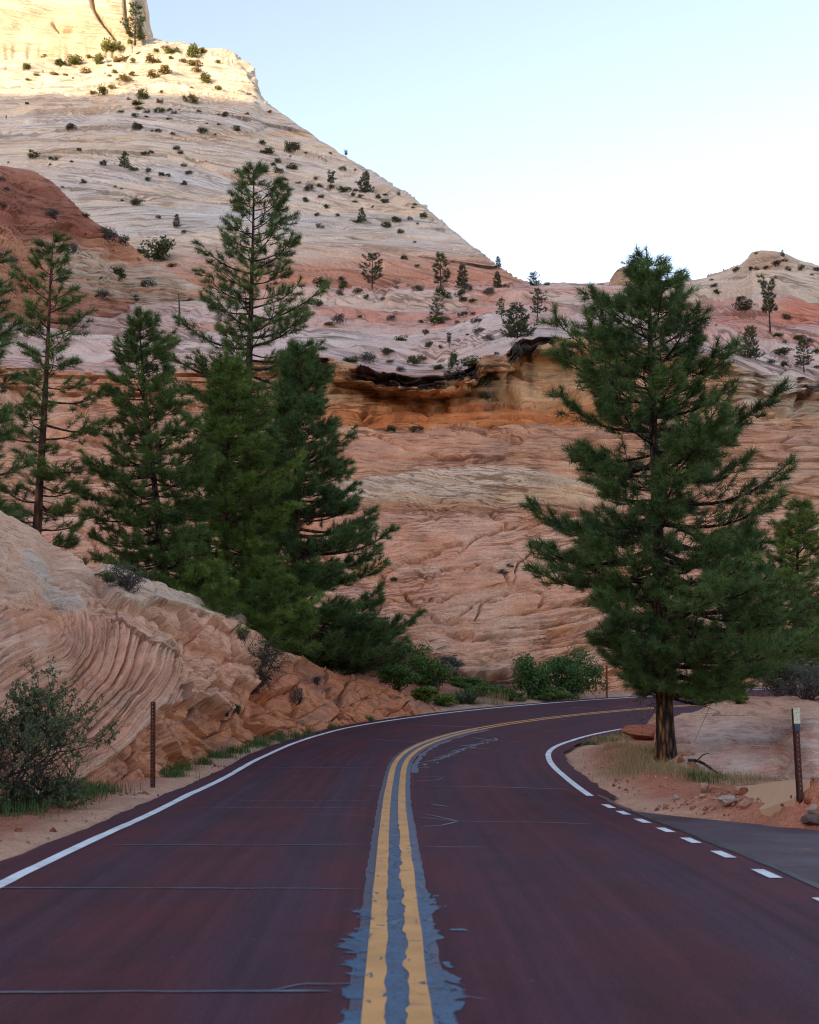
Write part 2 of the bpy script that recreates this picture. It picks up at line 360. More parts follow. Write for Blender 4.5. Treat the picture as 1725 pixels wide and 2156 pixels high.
def seal_mat(name, c0, c1):
    m, n, b = MAT(name); uv = N(n, 'ShaderNodeUVMap').outputs[0]
    a = noise_node(n, uvmap(n, uv, (5, 2.2, 1)), 1.0, 5, .7); g = noise_node(n, uv, 40, 3, .8)
    c = mixn(n, c0, c1, ramp(n, a, [(.38, 0.0), (.62, 1.0)])); c = mixn(n, c, ramp(n, g, [(.3, .7), (.6, 1.1)]), .6, 'MULTIPLY')
    n.links.new(c, b.inputs['Base Color']); b.inputs['Roughness'].default_value = .38; b.inputs['Specular IOR Level'].default_value = .5
    return m
M_SEAL = seal_mat('crack_sealant', (.012, .055, .108), (.030, .115, .20))  # blue in these sealants is sky reflection painted into the base colour
M_CRACK = seal_mat('thin_crack_sealant', (.050, .105, .145), (.10, .185, .245))
M_SEALD = seal_mat('old_sealant', (.026, .036, .066), (.034, .066, .118))
sf = np.arange(-6, 112, .2)
strip('edge_line', sf, -HALF - .065 + .008 * vn(sf * 2, 0 * sf, 0, 1), -HALF + .065 + .008 * vn(sf * 2, 0 * sf, 0, 2), .008, M_WHITE, road)
s1 = np.arange(23.0, 112, .2)
strip('edge_line', s1, HALF - .065, HALF + .065, .008, M_WHITE, road)
for py0, py1 in ((1678, 1687), (1694.5, 1704), (1715.5, 1727), (1741, 1753.5), (1769, 1783), (1804, 1821.5), (1851, 1872.5), (1921, 1952), (2030, 2080)):
    if py0 < 1900: ya, yb = [flat_hit(862, q)[1] for q in (py0, py1)]
    else: ya, yb = [flat_hit(862, q)[1] for q in (py0, py1)]
    s = np.linspace(yb, ya, 5); strip('dash_mark', s, HALF - .06, HALF + .06, .008, M_WHITE, road)
# dark sealed joint beside the dashes
sj = np.arange(-6, 23.3, .15)
strip('joint_seal', sj, 3.60 + .03 * vn(sj * 1.5, 0 * sj, 0, 4), 3.60 + .03 * vn(sj * 1.5, 0 * sj, 0, 4) + .075 + .04 * vn(sj * 3, 0 * sj, 0, 5), .006, seal_mat('joint_tar', (.02, .03, .036), (.04, .055, .062)), road)
# sealed band under the yellow lines, then the ragged newer sealant poured over it
sb = np.arange(-4, 40, .04)
strip('old_seal_band', sb, -.265 + .012 * vn(sb * 3, 0 * sb, 0, 31), .27 + .012 * vn(sb * 3, 0 * sb, 0, 32), .0035, M_SEALD, road, 2)
# the sealant's ragged outline is a mask in the decal's own coordinates (offset, station)
m, n, b = MAT('ragged_sealant'); uv = N(n, 'ShaderNodeUVMap').outputs[0]; sx = N(n, 'ShaderNodeSeparateXYZ'); n.links.new(uv, sx.inputs[0])
dl = mathn(n, 'ABSOLUTE', mathn(n, 'SUBTRACT', sx.outputs[0], .03)); far_ = N(n, 'ShaderNodeMapRange'); n.links.new(sx.outputs[1], far_.inputs[0])
for k_, v_ in ((1, 9.0), (2, 19.0), (3, 0.0), (4, 0.85)): far_.inputs[k_].default_value = v_
ed = mathn(n, 'ADD', mathn(n, 'DIVIDE', mathn(n, 'SUBTRACT', dl, .13), .50), far_.outputs[0])
nn1 = noise_node(n, uvmap(n, uv, (3.0, 1.5, 1)), 1.0, 4, .55, 1.2); nn2 = noise_node(n, uvmap(n, uv, (1.2, 4.2, 1)), 1.0, 2, .5, .6)
val = mathn(n, 'ADD', mathn(n, 'MULTIPLY', nn1, .72), mathn(n, 'MULTIPLY', nn2, .28)); mask = mathn(n, 'MULTIPLY', mathn(n, 'SUBTRACT', val, mathn(n, 'ADD', mathn(n, 'MULTIPLY', mathn(n, 'MAXIMUM', ed, 0.0), .36), .385)), 30.0); mask_n = N(n, 'ShaderNodeClamp'); n.links.new(mask, mask_n.inputs[0]); mask = mathn(n, 'MULTIPLY', mask_n.outputs[0], ramp(n, noise_node(n, uv, 26, 4, .8), [(.30, .35), (.46, 1.0)]))
a_ = noise_node(n, uvmap(n, uv, (5, 4, 1)), 1.0, 5, .7); g_ = noise_node(n, uv, 40, 3, .8)
c = mixn(n, (.010, .052, .105), (.026, .120, .215), ramp(n, a_, [(.36, 0.0), (.64, 1.0)])); c = mixn(n, c, ramp(n, g_, [(.3, .7), (.6, 1.1)]), .6, 'MULTIPLY'); n.links.new(c, b.inputs['Base Color']); b.inputs['Roughness'].default_value = .42; b.inputs['Specular IOR Level'].default_value = .4  # poured sealant carries the same painted bluish sky reflection
tb = N(n, 'ShaderNodeBsdfTransparent'); mx_ = N(n, 'ShaderNodeMixShader'); n.links.new(mask, mx_.inputs[0]); n.links.new(tb.outputs[0], mx_.inputs[1]); n.links.new(b.outputs[0], mx_.inputs[2]); n.links.new(mx_.outputs[0], [x for x in n.nodes if x.type == 'OUTPUT_MATERIAL'][0].inputs[0])
sb2 = np.arange(-4, 30, .25); strip('crack_seal_band', sb2, -.75, .80, .0055, m, road, 4)
sb3 = np.arange(9, 40, .1); strip('crack_seal_band', sb3, -.062 + .012 * vn(sb3 * 4, 0 * sb3, 0, 91), .058 + .015 * vn(sb3 * 4, 0 * sb3, 0, 92), .0048, M_SEAL, road, 1)
sb4 = np.arange(9, 30, .1); strip('crack_seal_band', sb4, .17, .255 + .02 * vn(sb4 * 3, 0 * sb4, 0, 93), .0048, M_SEAL, road, 1)
sy = np.arange(-4, 112, .06)
ny = sm(24, 10, sy)
strip('centre_line', sy, -.185 + .003 * vn(sy, 0 * sy), -.062 + ny * (.015 * vn(sy * 3, 0 * sy, 0, 51) - .012 * np.maximum(vn(sy * 9, 0 * sy, 0, 54), 0)), .0095, M_YEL, road, 2)
strip('centre_line', sy, .058 + ny * (.022 * vn(sy * 3.4, 0 * sy, 0, 52) + .014 * vn(sy * 9, 0 * sy, 0, 56)), .178 + .006 * vn(sy * 2, 0 * sy, 0, 53), .0095, M_YEL, road, 2)
def crack(pix, w=.028, wl=.2, seed=0):
    """a sealed crack laid along photo points on the road"""
    pts = []
    for (a, c2) in pix:
        g = ghit_road(a, c2); pts.append(g)
    pts = np.array(pts); d = np.concatenate([[0], np.cumsum(np.hypot(*np.diff(pts, axis=0).T))]); q = np.arange(0, d[-1] + .03, .06)
    s = np.interp(q, d, pts[:, 0]); l = np.interp(q, d, pts[:, 1]); rs = random.Random(seed)
    s = s + .035 * vn(q * 1.6, 0 * q, 0, seed) + .012 * vn(q * 6, 0 * q, 0, seed + 1)
    ds = np.gradient(s); dl = np.gradient(l); nn = np.hypot(ds, dl) + 1e-6; ww = w * (.75 + .55 * vn(q * 1.8, 0 * q, 0, seed + 2)) * np.minimum(1, np.minimum(q + .03, d[-1] - q + .05) / .25)
    A = np.stack([s - dl / nn * -ww, l + ds / nn * -ww], -1); B = np.stack([s - dl / nn * ww, l + ds / nn * ww], -1)
    S_ = np.stack([A[:, 0], B[:, 0]], 1); L_ = np.stack([A[:, 1], B[:, 1]], 1)
    add('crack_seal', mesh_np('crack_seal', road_pt(S_, L_, .007), gridq(*S_.shape)[:, ::-1], mat=M_CRACK, uv=np.stack([L_, S_], -1)), road)
def ghit_road(px, py):
    Yq = np.arange(5.0, 80, .1); q = PT(np.full(Yq.shape, px), np.full(Yq.shape, py), Yq); s, l = road_sl(q[:, 0], q[:, 1])
    i = int(np.argmax(q[:, 2] < road_pt(s, l)[:, 2])); return s[i], l[i]
CR = [([(-200, 1868), (200, 1872), (450, 1874), (760, 1878)], .02), ([(-260, 2098), (100, 2098), (500, 2092), (700, 2095)], .02), ([(560, 2096), (640, 2080), (740, 2074)], .014),
      ([(225, 1780), (450, 1781), (770, 1781)], .018), ([(410, 1701), (560, 1702), (650, 1702), (780, 1701)], .016), ([(495, 1687), (780, 1687)], .012), ([(620, 1716), (780, 1719)], .014), ([(545, 1617), (660, 1618), (800, 1618)], .02),
      ([(890, 1784), (1035, 1786)], .02), ([(880, 1722), (965, 1730), (1100, 1732), (1250, 1737)], .02), ([(885, 1744), (930, 1740), (965, 1731)], .03), ([(885, 1714), (930, 1722), (965, 1730)], .022), ([(915, 1703), (945, 1706)], .02), ([(905, 1694), (943, 1699)], .03),
      ([(868, 1656), (1000, 1657), (1200, 1663)], .03), ([(870, 1671), (885, 1671)], .02), ([(870, 1681), (905, 1681)], .02), ([(868, 1646), (920, 1643), (935, 1639)], .035), ([(875, 1637), (945, 1637)], .025),
      ([(725, 1918), (765, 1918)], .012), ([(960, 2105), (1022, 2108)], .014),
      ([(780, 1673), (800, 1673)], .02), ([(770, 1655), (805, 1655)], .02), ([(785, 1558), (940, 1566)], .03), ([(870, 1527), (1000, 1532)], .03), ([(1010, 1560), (1100, 1562)], .03), ([(985, 1576), (1040, 1577)], .03), ([(925, 1597), (960, 1589)], .04), ([(1135, 1510), (1200, 1517)], .03), ([(990, 1553), (1060, 1562)], .05),
      ([(880, 1608), (925, 1599)], .05), ([(950, 1583), (985, 1576)], .05), ([(965, 1572), (1020, 1566)], .045), ([(1300, 1488), (1420, 1500)], .04), ([(1200, 1490), (1290, 1494)], .04)]
for k, (c_, w_) in enumerate(CR): crack(c_, w_, seed=60 + k)
# squiggle of sealant along the inside of the bend
for k in range(26):
    t = k / 25.; px = 872 + 150 * t ** .9; py = 1618 - 60 * t ** .75
    crack([(px, py), (px + 14 + 22 * random.Random(k).random(), py - 1.5), (px + 4 + 30 * random.Random(k + 50).random(), py - 4)], .03 + .02 * random.Random(k + 9).random(), seed=120 + k)
sq = np.arange(27.5, 40, .05); strip('crack_seal_band', sq, .30 + .05 * vn(sq * 2, 0 * sq, 0, 71), .40 + .09 * vn(sq * 2.6, 0 * sq, 0, 72) * sm(27.5, 30, sq) + .03, .0062, M_SEAL, road, 2)
# ------------------------------------------------------------------ sandstone landforms
def loft(ctrl, qcol, rows_n):
    """surface through control points (pixel x, pixel y, distance), rows x columns"""
    c = np.array(ctrl, float); u = c[:, :, 0].mean(0)
    A = pchip(u, c.transpose(1, 0, 2), np.asarray(qcol, float)).transpose(1, 0, 2)
    v = np.concatenate([np.linspace(k, k + 1, m_, endpoint=False) for k, m_ in enumerate(rows_n)] + [[len(rows_n)]])
    G = pchip(np.arange(len(ctrl)), A, v)
    return G[..., 0], G[..., 1], G[..., 2], PT(G[..., 0], G[..., 1], G[..., 2])
def facing(P):
    n = gnormal(P); s = np.sign(((np.array([0, 0, CAMH]) - P) * n).sum(-1, keepdims=True)); s[s == 0] = 1
    n = n * s; n = blur(n, 3); return n / (np.linalg.norm(n, axis=-1, keepdims=True) + 1e-9)
def lam(L, t, along, seed, notch=1.0, wid=.16, run=1.0, sw=.12):
    """beds of thickness t: stepped hard and soft layers, with joints that open and close along the bed"""
    q = L / t; q = q + .55 * vn(q * .31, 0 * q, 0, seed + 3); k = np.floor(q); f = q - k
    h = h1(k, seed); h2 = h1(k + 1, seed)
    st = (h - .5) + (h2 - h) * sm(1 - wid, 1.0, f)
    e = np.minimum(f, 1 - f); up = k + (f > .5)
    g = (h1(up, seed + 8) > .38) * sm(-.55, -.05, vn(along * run + h1(up, seed + 5) * 97.0, up * 5.3, 0, seed + 6)) * (.55 + .6 * h1(up, seed + 9))
    nt_ = -sm(sw * 1.25, sw * .6, e) * g
    return st, nt_ * notch, h
def seams(L, al, t, run, seed, w=.16):
    """open joints along the beds that wander, branch and close"""
    v_ = vn(L / t, al / run, 0, seed) + .30 * vn(L / t * 2.3, al / run * 2.1, 0, seed + 1)
    return -sm(w * 1.3, w * .6, np.abs(v_)) * sm(-.45, .05, vn(al / (run * .45), L / (t * 2.2), 0, seed + 2))
def rock(name, P, px, col, mat, label, cat, bed=None):
    return add(name, mesh_np(name, P, gridq(*px.shape), mat=mat, col=np.clip(col, .005, .9), bed=bed), label=label, cat=cat, kind='structure')
PINK = np.array([.63, .325, .195]); PALE = np.array([.62, .455, .34]); ORANGE = np.array([.56, .22, .08]); TAN = np.array([.60, .40, .215])
WHITE = np.array([.63, .545, .42]); RED = np.array([.42, .14, .085]); DARK = np.array([.030, .024, .026]); GREYW = np.array([.50, .475, .44]); CREAM = np.array([.64, .545, .395])
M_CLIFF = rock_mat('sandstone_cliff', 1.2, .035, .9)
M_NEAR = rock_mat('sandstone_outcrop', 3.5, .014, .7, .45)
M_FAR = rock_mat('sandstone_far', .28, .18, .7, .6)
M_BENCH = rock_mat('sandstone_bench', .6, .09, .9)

# ---- back cliff above the road: steep concave face with a dark overhanging rim
RIMX = [-300, 0, 300, 650, 720, 800, 880, 940, 1000, 1016, 1075, 1090, 1150, 1240, 1350, 1450, 1550, 1610, 1725, 2000]
RIMY = [760, 770, 790, 748, 762, 782, 793, 788, 768, 750, 746, 714, 708, 716, 727, 742, 765, 790, 800, 815]
cx_ = [-1200, 0, 300, 600, 720, 900, 1000, 1120, 1250, 1450, 1600, 1725, 2000, 2700]
bY = [44, 47, 50, 53, 53.5, 54, 54, 56, 59, 66, 73, 80, 100, 135]
rows = [[], [], [], [], [], [], [], []]; _rr = random.Random(4)
RX_ = sorted([-1200, -300, 0, 300, 560, 630] + list(range(660, 1260, 17)) + [1300, 1350, 1400, 1450, 1500, 1560] + list(range(1590, 1760, 17)) + [1800, 2000, 2700]); RJ = {x: (_rr.uniform(-4, 4), _rr.uniform(.8, 1.15)) if x > 640 else (0, 1) for x in RX_}
RIMY = [float(np.interp(x, RIMX, RIMY)) + RJ[x][0] for x in RX_]; RIMX = RX_
for x in RX_:
    y0 = float(np.interp(x, cx_, bY)); r = float(np.interp(x, RIMX, RIMY)); rj = RJ[x][1]; T = y0 + np.interp(x, [0, 700, 1250, 1725], [24, 18.5, 17, 17])
    oh = float(np.interp(x, [300, 640, 760, 1000, 1240, 1400, 1560, 1650, 1800], [0, 0, 3.0, 3.2, 3.0, .3, .2, 2.6, 2.6])) * rj
    d = T - y0
    for k, (yy, YY) in enumerate([(1520, y0 - 1.0), (1440, y0 + .3), (1300, y0 + d * .20), (1100, y0 + d * .50), (940, y0 + d * .76), (r + 50, T + oh * .55), (r + 30, T - oh * .30), (r, T)]): rows[k].append((x, yy, YY))
rows.append([(x, y + 1, Y + 2.2) for x, y, Y in rows[-1]]); rows.append([(x, y + 22, Y + 1.5) for x, y, Y in rows[-1]])
qc = np.concatenate([np.arange(-1150, -150, 25), np.arange(-150, 620, 3.6), np.arange(620, 1740, 1.75), np.arange(1740, 1900, 8), np.arange(1900, 2650, 25)])
px, py, Yd, P = loft(rows, qc, [10, 84, 108, 88, 84, 44, 28, 12, 4])
rimy = np.interp(px, RIMX, RIMY); Nn = facing(P); mpp = Yd / F
yw = py + 7 * fbm(px / 110, py / 60, 0, 3, 1)
bAB = 1296 - 75 * sm(1000, 1450, px) + 5 * vn(px / 60, py * 0, 0, 2)
bBC = 1082 - 2 * sm(900, 1200, px) - 30 * sm(1300, 1700, px); bCD = 985 + 34 * sm(950, 720, px) + 40 * sm(1060, 1300, px); bDE = 893 + 6 * vn(px / 70, 0 * py, 0, 4)
zA = yw > bAB; zB = (yw <= bAB) & (py > bBC + 1.5 * vn(px / 40, 0 * py)); zC = (py <= bBC + 1.5 * vn(px / 40, 0 * py)) & (yw > bCD); zD = (yw <= bCD) & (yw > bDE); zE = yw <= bDE
wv = 5 * fbm(px / 170, py / 45, 0, 4, 9)
LA = py + .00030 * np.maximum(px - 860, 0) ** 2 * np.clip(1 - (px - 860) / 2400, .2, 1) + 7 * vn(px / 260, py / 200, 0, 7) + wv * .7
LB = py + .10 * (px - 900) + 10 * wv / 5; LC = py - .12 * (px - 900) + .5 * wv; LD = py - .10 * (px - 900) * sm(1000, 850, py) + wv; LE = py + 6 * vn(px / 120, py / 60, 0, 3) + wv
L = np.select([zA, zB, zC, zD], [LA, LB, LC, LD], LE)
al = px / 120.0
disp = np.zeros_like(px); lamh = np.zeros_like(px)
for zone, t1, a1, n1, t2, a2, n2, sd in ((zA, 19, .34, .50, 9, .10, .22, 20), (zB, 62, .16, .28, 17, .03, .04, 24), (zC, 19, .12, .16, 8, .05, .12, 28), (zD, 29, .36, .45, 11, .06, .12, 32), (zE, 21, .55, .60, 9, .2, .30, 36)):
    s1_, c1_, h_ = lam(L, t1, al, sd, 1, .14, .9, min(.13, 2.1 / t1)); s2_, c2_, h2_ = lam(L, t2, al, sd + 2, 1, .22, 1.3, .16)
    g = sm(-.35, .35, vn(px / 140, py / 50, 0, sd + 1))
    disp = np.where(zone, (s1_ * a1 + c1_ * n1) * (.35 + .65 * g) + (s2_ * a2 + c2_ * n2) * g, disp); lamh = np.where(zone, h2_ * .6 + h_ * .4, lamh)
disp += .45 * fbm(px / 160, py / 110, 0, 3, 41) + .12 * fbm(px / 40, py / 22, 0, 3, 43) + .03 * fbm(px / 9, py / 6, 0, 2, 44)
disp += np.where(zB, -.10, 0) + np.where(zC, .06, 0)
CRACKS = [[(840, 1252), (880, 1252), (915, 1258), (945, 1250), (1000, 1240), (1060, 1228)], [(862, 1196), (905, 1218), (930, 1198), (990, 1196), (1060, 1178)], [(870, 1285), (920, 1296), (965, 1288), (1010, 1262), (1060, 1255)], [(960, 1172), (1010, 1130), (1100, 1105), (1170, 1096)], [(840, 1232), (870, 1262), (920, 1296)], [(1005, 1196), (1060, 1205), (1075, 1232)], [(735, 897), (800, 912), (860, 940), (930, 960), (1000, 972), (1100, 965)], [(1045, 870), (1100, 890), (1130, 925)], [(1080, 1232), (1092, 1185), (1120, 1160), (1160, 1140)]]
disp += np.where(zA, .55 * seams(LA, px, 20, 330, 201, .15) + .35 * seams(LA, px, 11, 200, 205, .22), np.where(zB, .55 * seams(LB + 18 * vn(px / 60, py / 60, 0, 6), px, 58, 120, 209, .055) + .12 * seams(LB, px, 30, 200, 213, .08), np.where(zC, .22 * seams(LC, px, 17, 260, 217, .16), np.where(zD, .5 * seams(LD, px, 30, 200, 221, .09), .6 * seams(LE, px, 22, 150, 225, .14)))))
for k, c_ in enumerate(CRACKS):
    d_, t_ = polydist(px + 3 * vn(px / 14, py / 14, 0, k), py + 3 * vn(px / 11, py / 11, 0, k + 30), c_)
    fadec = np.minimum(1, np.minimum(t_, 1 - t_) / .2) * (.25 + .75 * sm(-.4, .3, vn(t_ * 9, 0 * t_ + k * 7.7, 0, k))); disp += (-.62 * np.exp(-(d_ / 1.7) ** 2) + np.where(py < np.interp(px, *np.array(sorted(c_)).T), .06 * np.exp(-d_ / 18), -.03 * np.exp(-d_ / 12))) * fadec
# slabs between the joints stand a little proud of each other
f1, f2, cid, ox, oy = cell(px / 95 + .3 * wv / 5, py / 52, 3); disp += np.where(zB | zA, .14 * (h1(cid, 3) - .5), 0) * sm(0, .12, f2 - f1)
# blocky dark rim
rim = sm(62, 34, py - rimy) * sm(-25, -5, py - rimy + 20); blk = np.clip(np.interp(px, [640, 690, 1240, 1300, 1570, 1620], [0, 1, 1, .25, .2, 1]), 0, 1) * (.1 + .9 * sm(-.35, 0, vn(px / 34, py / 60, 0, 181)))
Lr = py - rimy + .07 * (px - 900) + 4 * vn(px / 45, py / 20, 0, 9) + 1.5 * vn(px / 12, py / 9, 0, 10); s1_, c1_, _h = lam(Lr, 9.5, px / 60, 51, 1, .22, 1.2); s2_, c2_, _h = lam(Lr, 4, px / 40, 53, 1, .3, 1.5)
f1, f2, cid, ox, oy = cell(px / 46, Lr / 9.5, 8)
ledge = blk * sm(0, 4, py - rimy) * sm(48, 34, py - rimy); rimh = _h; rimd = ledge * (1.6 * s1_ + 1.0 * c1_ + .5 * s2_ + .5 * c2_ + .9 * (h1(cid, 4) - .5) + .5 * fbm(px / 30, py / 30, 0, 3, 57))
disp = disp * (1 - .8 * ledge) * sm(-2, 14, py - rimy)
P = P + Nn * disp[..., None] + rimd[..., None] * np.array([0, -1.0, .05])
# colours of the rock: set by bed and zone
lv = np.clip(lamh, 0, 1); nz = fbm(px / 70, py / 26, 0, 4, 61); nz2 = fbm(px / 22, py / 9, 0, 3, 63)
colA = mixc(PINK, PALE, np.clip(.25 + .9 * nz + .35 * (lv - .5), 0, 1)); colB = mixc(PINK * 1.02, PALE, np.clip(.22 + .7 * nz, 0, .8))
colC = mixc(WHITE * np.array([.98, .94, .88]), TAN, np.clip(sm(1030, 1062, yw + .06 * (px - 900)) + .6 * (lv - .45) + .4 * nz2, 0, 1)); colC = mixc(colC, PALE, .35); colC = mixc(colC, PINK, np.clip(sm(1120, 1500, px) * .6 + sm(760, 600, px) * .7, 0, 1))
colC = mixc(colC, np.array([.45, .21, .12]), .65 * sm(1052, 1072, py))
colD = mixc(PINK, np.array([.42, .235, .165]), np.clip(.5 + .9 * nz, 0, 1)); colD = mixc(colD, TAN, .35 * np.clip(lv + nz2, 0, 1))
colE = mixc(ORANGE, TAN, np.clip(sm(870, 835, yw) * .9 + .5 * (lv - .5) + .3 * nz2, 0, 1)); colE = mixc(colE, ORANGE * .92, np.clip(.9 * vn(px / 90, py / 30, 0, 66), 0, 1))
colE = mixc(colE, TAN * 1.02, sm(1250, 1420, px) * .75); colE = mixc(colE, mixc(PINK, PALE, np.clip(.4 + nz, 0, 1)), sm(700, 600, px) * .8)
col = np.where(zA[..., None], colA, np.where(zB[..., None], colB, np.where(zC[..., None], colC, np.where(zD[..., None], colD, colE))))
right = sm(1180, 1500, px)[..., None]; col = col * (1 - right * .35) + right * .35 * mixc(PINK, PALE, np.clip(.5 + nz, 0, 1))
col = mixc(col, WHITE * np.array([.97, .99, 1.02]), sm(1540, 1580, px) * sm(880, 850, py + .12 * (1700 - px)) * sm(730, 770, py))
# desert varnish on the rim and streaks below it, dark stain and painted alcove shade low on the left
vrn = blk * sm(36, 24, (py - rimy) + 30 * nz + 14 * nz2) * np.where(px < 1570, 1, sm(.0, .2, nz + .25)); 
col = mixc(col, mixc(DARK, np.array([.095, .068, .066]), np.clip(1.6 * (rimh - .45) + .6 * nz2, 0, 1)), np.clip(vrn * 1.05, 0, .97))  # paler layers in the varnish paint in highlights on the plates
stk = np.exp(-((px - 1035 + 10 * nz) / 17) ** 2) * sm(890, 840, py + 25 * nz2) + .8 * np.exp(-((px - 1115) / 9) ** 2) * sm(850, 810, py) + .6 * np.exp(-((px - 760) / 26) ** 2) * sm(830, 800, py)
col = mixc(col, np.array([.085, .05, .035]), np.clip(stk * (.65 + .5 * nz2) * sm(-5, 25, py - rimy), 0, .85))
vs = sm(.15, .5, vn(px / 8, py / 140, 0, 171)) * sm(1.0, .15, (py - rimy) / (70 + 60 * vn(px / 15, 0 * py, 0, 172))) * blk * sm(5, 25, py - rimy); col = mixc(col, np.array([.20, .075, .03]), .5 * vs); vs = sm(.3, .55, vn(px / 5, py / 160, 0, 173)) * sm(1.0, .1, (py - rimy) / (60 + 50 * vn(px / 11, 0 * py, 0, 174))) * blk * sm(5, 25, py - rimy); col = mixc(col, np.array([.07, .045, .035]), .35 * vs)
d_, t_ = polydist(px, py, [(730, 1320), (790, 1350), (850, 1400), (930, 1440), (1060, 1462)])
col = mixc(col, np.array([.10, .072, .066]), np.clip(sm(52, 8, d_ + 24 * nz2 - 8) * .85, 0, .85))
col *= (1 + .16 * nz2 + .10 * (lv - .5))[..., None]
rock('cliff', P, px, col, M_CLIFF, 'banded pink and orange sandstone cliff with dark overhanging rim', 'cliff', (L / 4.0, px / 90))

# ---- slickrock benches climbing from the rim to the skyline, with the hill on the right
SKX = [-300, 0, 600, 1000, 1100, 1180, 1280, 1400, 1480, 1540, 1572, 1585, 1610, 1640, 1680, 1725, 1800, 2000]
SKY = [560, 590, 604, 594, 598, 603, 599, 592, 590, 568, 548, 534, 529, 532, 548, 560, 590, 640]
bx_ = [-1200, -300, 0, 300, 640, 700, 800, 880, 950, 1005, 1025, 1075, 1095, 1150, 1240, 1300, 1450, 1540, 1572, 1585, 1610, 1640, 1680, 1725, 2000, 2700]
rows = [[] for _ in range(8)]
for x in bx_:
    r = float(np.interp(x, RIMX, RIMY)); y0 = float(np.interp(x, cx_, bY)) + np.interp(x, [0, 700, 1250, 1725], [24, 18.5, 17, 17]); sk = float(np.interp(x, SKX, SKY))
    Ys = 232
    for k, (f, g) in enumerate([(-.13, -.008), (.05, .025), (.36, .24), (.62, .52), (.84, .80), (1, 1)]): rows[k].append((x, r + (sk - r) * f, (y0 + 2.0) + (Ys - y0 - 2) * g))
    
    if x < 1100: rows[6].append((x, sk - 5, Ys + 20)); rows[7].append((x, sk - 12, Ys + 70))
    else: rows[6].append((x, sk + 2, Ys + 14)); rows[7].append((x, sk + 60, Ys + 90))
qc = np.concatenate([np.arange(-1150, -200, 25), np.arange(-200, 600, 4.2), np.arange(600, 1760, 2.1), np.arange(1760, 2000, 8), np.arange(2000, 2650, 25)])
px, py, Yd, P = loft(rows, qc, [22, 40, 48, 44, 44, 6, 4])
BPX, BPY, BYD = px, py, Yd
def benchY(x, y):
    j = int(np.argmin(abs(BPX[0] - x))); c = BPY[:, j]; e = int(np.argmin(c)) + 1; return float(np.interp(-y, -c[:e], BYD[:e, j]))
X, Z = P[..., 0], P[..., 2]; Nn = facing(P)
Lz = Z + 3.0 * fbm(X / 60, Yd / 60, 0, 3, 2) + .05 * X + .6 * fbm(X / 9, Yd / 9, 0, 3, 12)
st1, nt1, hA = lam(Lz, 3.2, X / 9, 70, 1, .12, .8, .10); st2, nt2, hB = lam(Lz + .12 * X, 1.2, X / 5, 74, 1, .2, .9, .16); g = sm(-.3, .4, vn(X / 22, Z / 9, 0, 7))
disp = 2.2 * st1 + 1.1 * nt1 + (.95 * st2 + .55 * nt2) * (.2 + g) + 1.8 * fbm(X / 30, Yd / 30, 0, 3, 15) + .25 * fbm(X / 4, Yd / 4, Z / 2, 3, 17)
disp += (1.0 * seams(Lz, X, 2.4, 16, 231, .12) + .5 * seams(Lz + .1 * X, X, 1.2, 9, 235, .2)) * .8
disp *= sm(4, 22, Yd - Yd[0:1]) * (1 - .8 * sm(22, 5, py - np.interp(px, SKX, SKY)) * (px > 1080))
f1, f2, cid, ox, oy = cell(X / 4.5, Yd / 7, 12); rub = sm(.1, .5, vn(X / 25, Yd / 30, 0, 22)); disp += rub * (.7 * (h1(cid, 2) - .5) - .35 * np.exp(-((f2 - f1) / .08) ** 2))
P = P + Nn * disp[..., None] * np.array([.35, .35, 1.0])
nz = fbm(X / 26, Z / 5, 0, 4, 81); nz2 = fbm(X / 7, Z / 1.6, Yd / 9, 3, 83); yw = py + 16 * nz
zone = lambda a, b, w=10: sm(a - w, a + w, yw) * sm(b + w, b - w, yw)
PK = np.array([.56, .32, .235]); RD = np.array([.53, .205, .125]); WG = np.array([.64, .56, .485])
col = mixc(PK, WG, np.clip(.45 + .9 * nz + .5 * (hB - .5), 0, 1))
col = mixc(col, WG, .75 * zone(690, 735) * sm(1100, 950, px)); col = mixc(col, RD, .75 * zone(645, 690) * sm(560, 700, px) * np.clip(.5 + nz2 + nz, 0, 1)); col = mixc(col, WHITE, .6 * zone(618, 645))
col = mixc(col, RD, .55 * zone(585, 612) * sm(1150, 1050, px)); col = mixc(col, RD * 1.03, .75 * sm(1330, 1420, px) * zone(648, 735, 14) * np.clip(.6 + nz2, 0, 1)); col = mixc(col, CREAM * .95, .75 * sm(1380, 1450, px) * sm(650, 625, yw))
col = mixc(col, RD * 1.1, .6 * sm(1600, 1680, px) * zone(625, 690, 12)); col = mixc(col, np.array([.47, .29, .16]), .7 * np.exp(-((px - 1615) / 55) ** 2) * sm(585, 560, py))
col = mixc(col, RD, .4 * sm(420, 250, px) * np.clip(.4 + nz, 0, 1)); col *= (1 + .18 * nz2 + .16 * (hA - .5))[..., None]
rock('hill', P, px, col, M_BENCH, 'pink and white slickrock terraces above the cliff rim', 'rock terrace', ((Lz + .1 * X) / .35, X / 9))

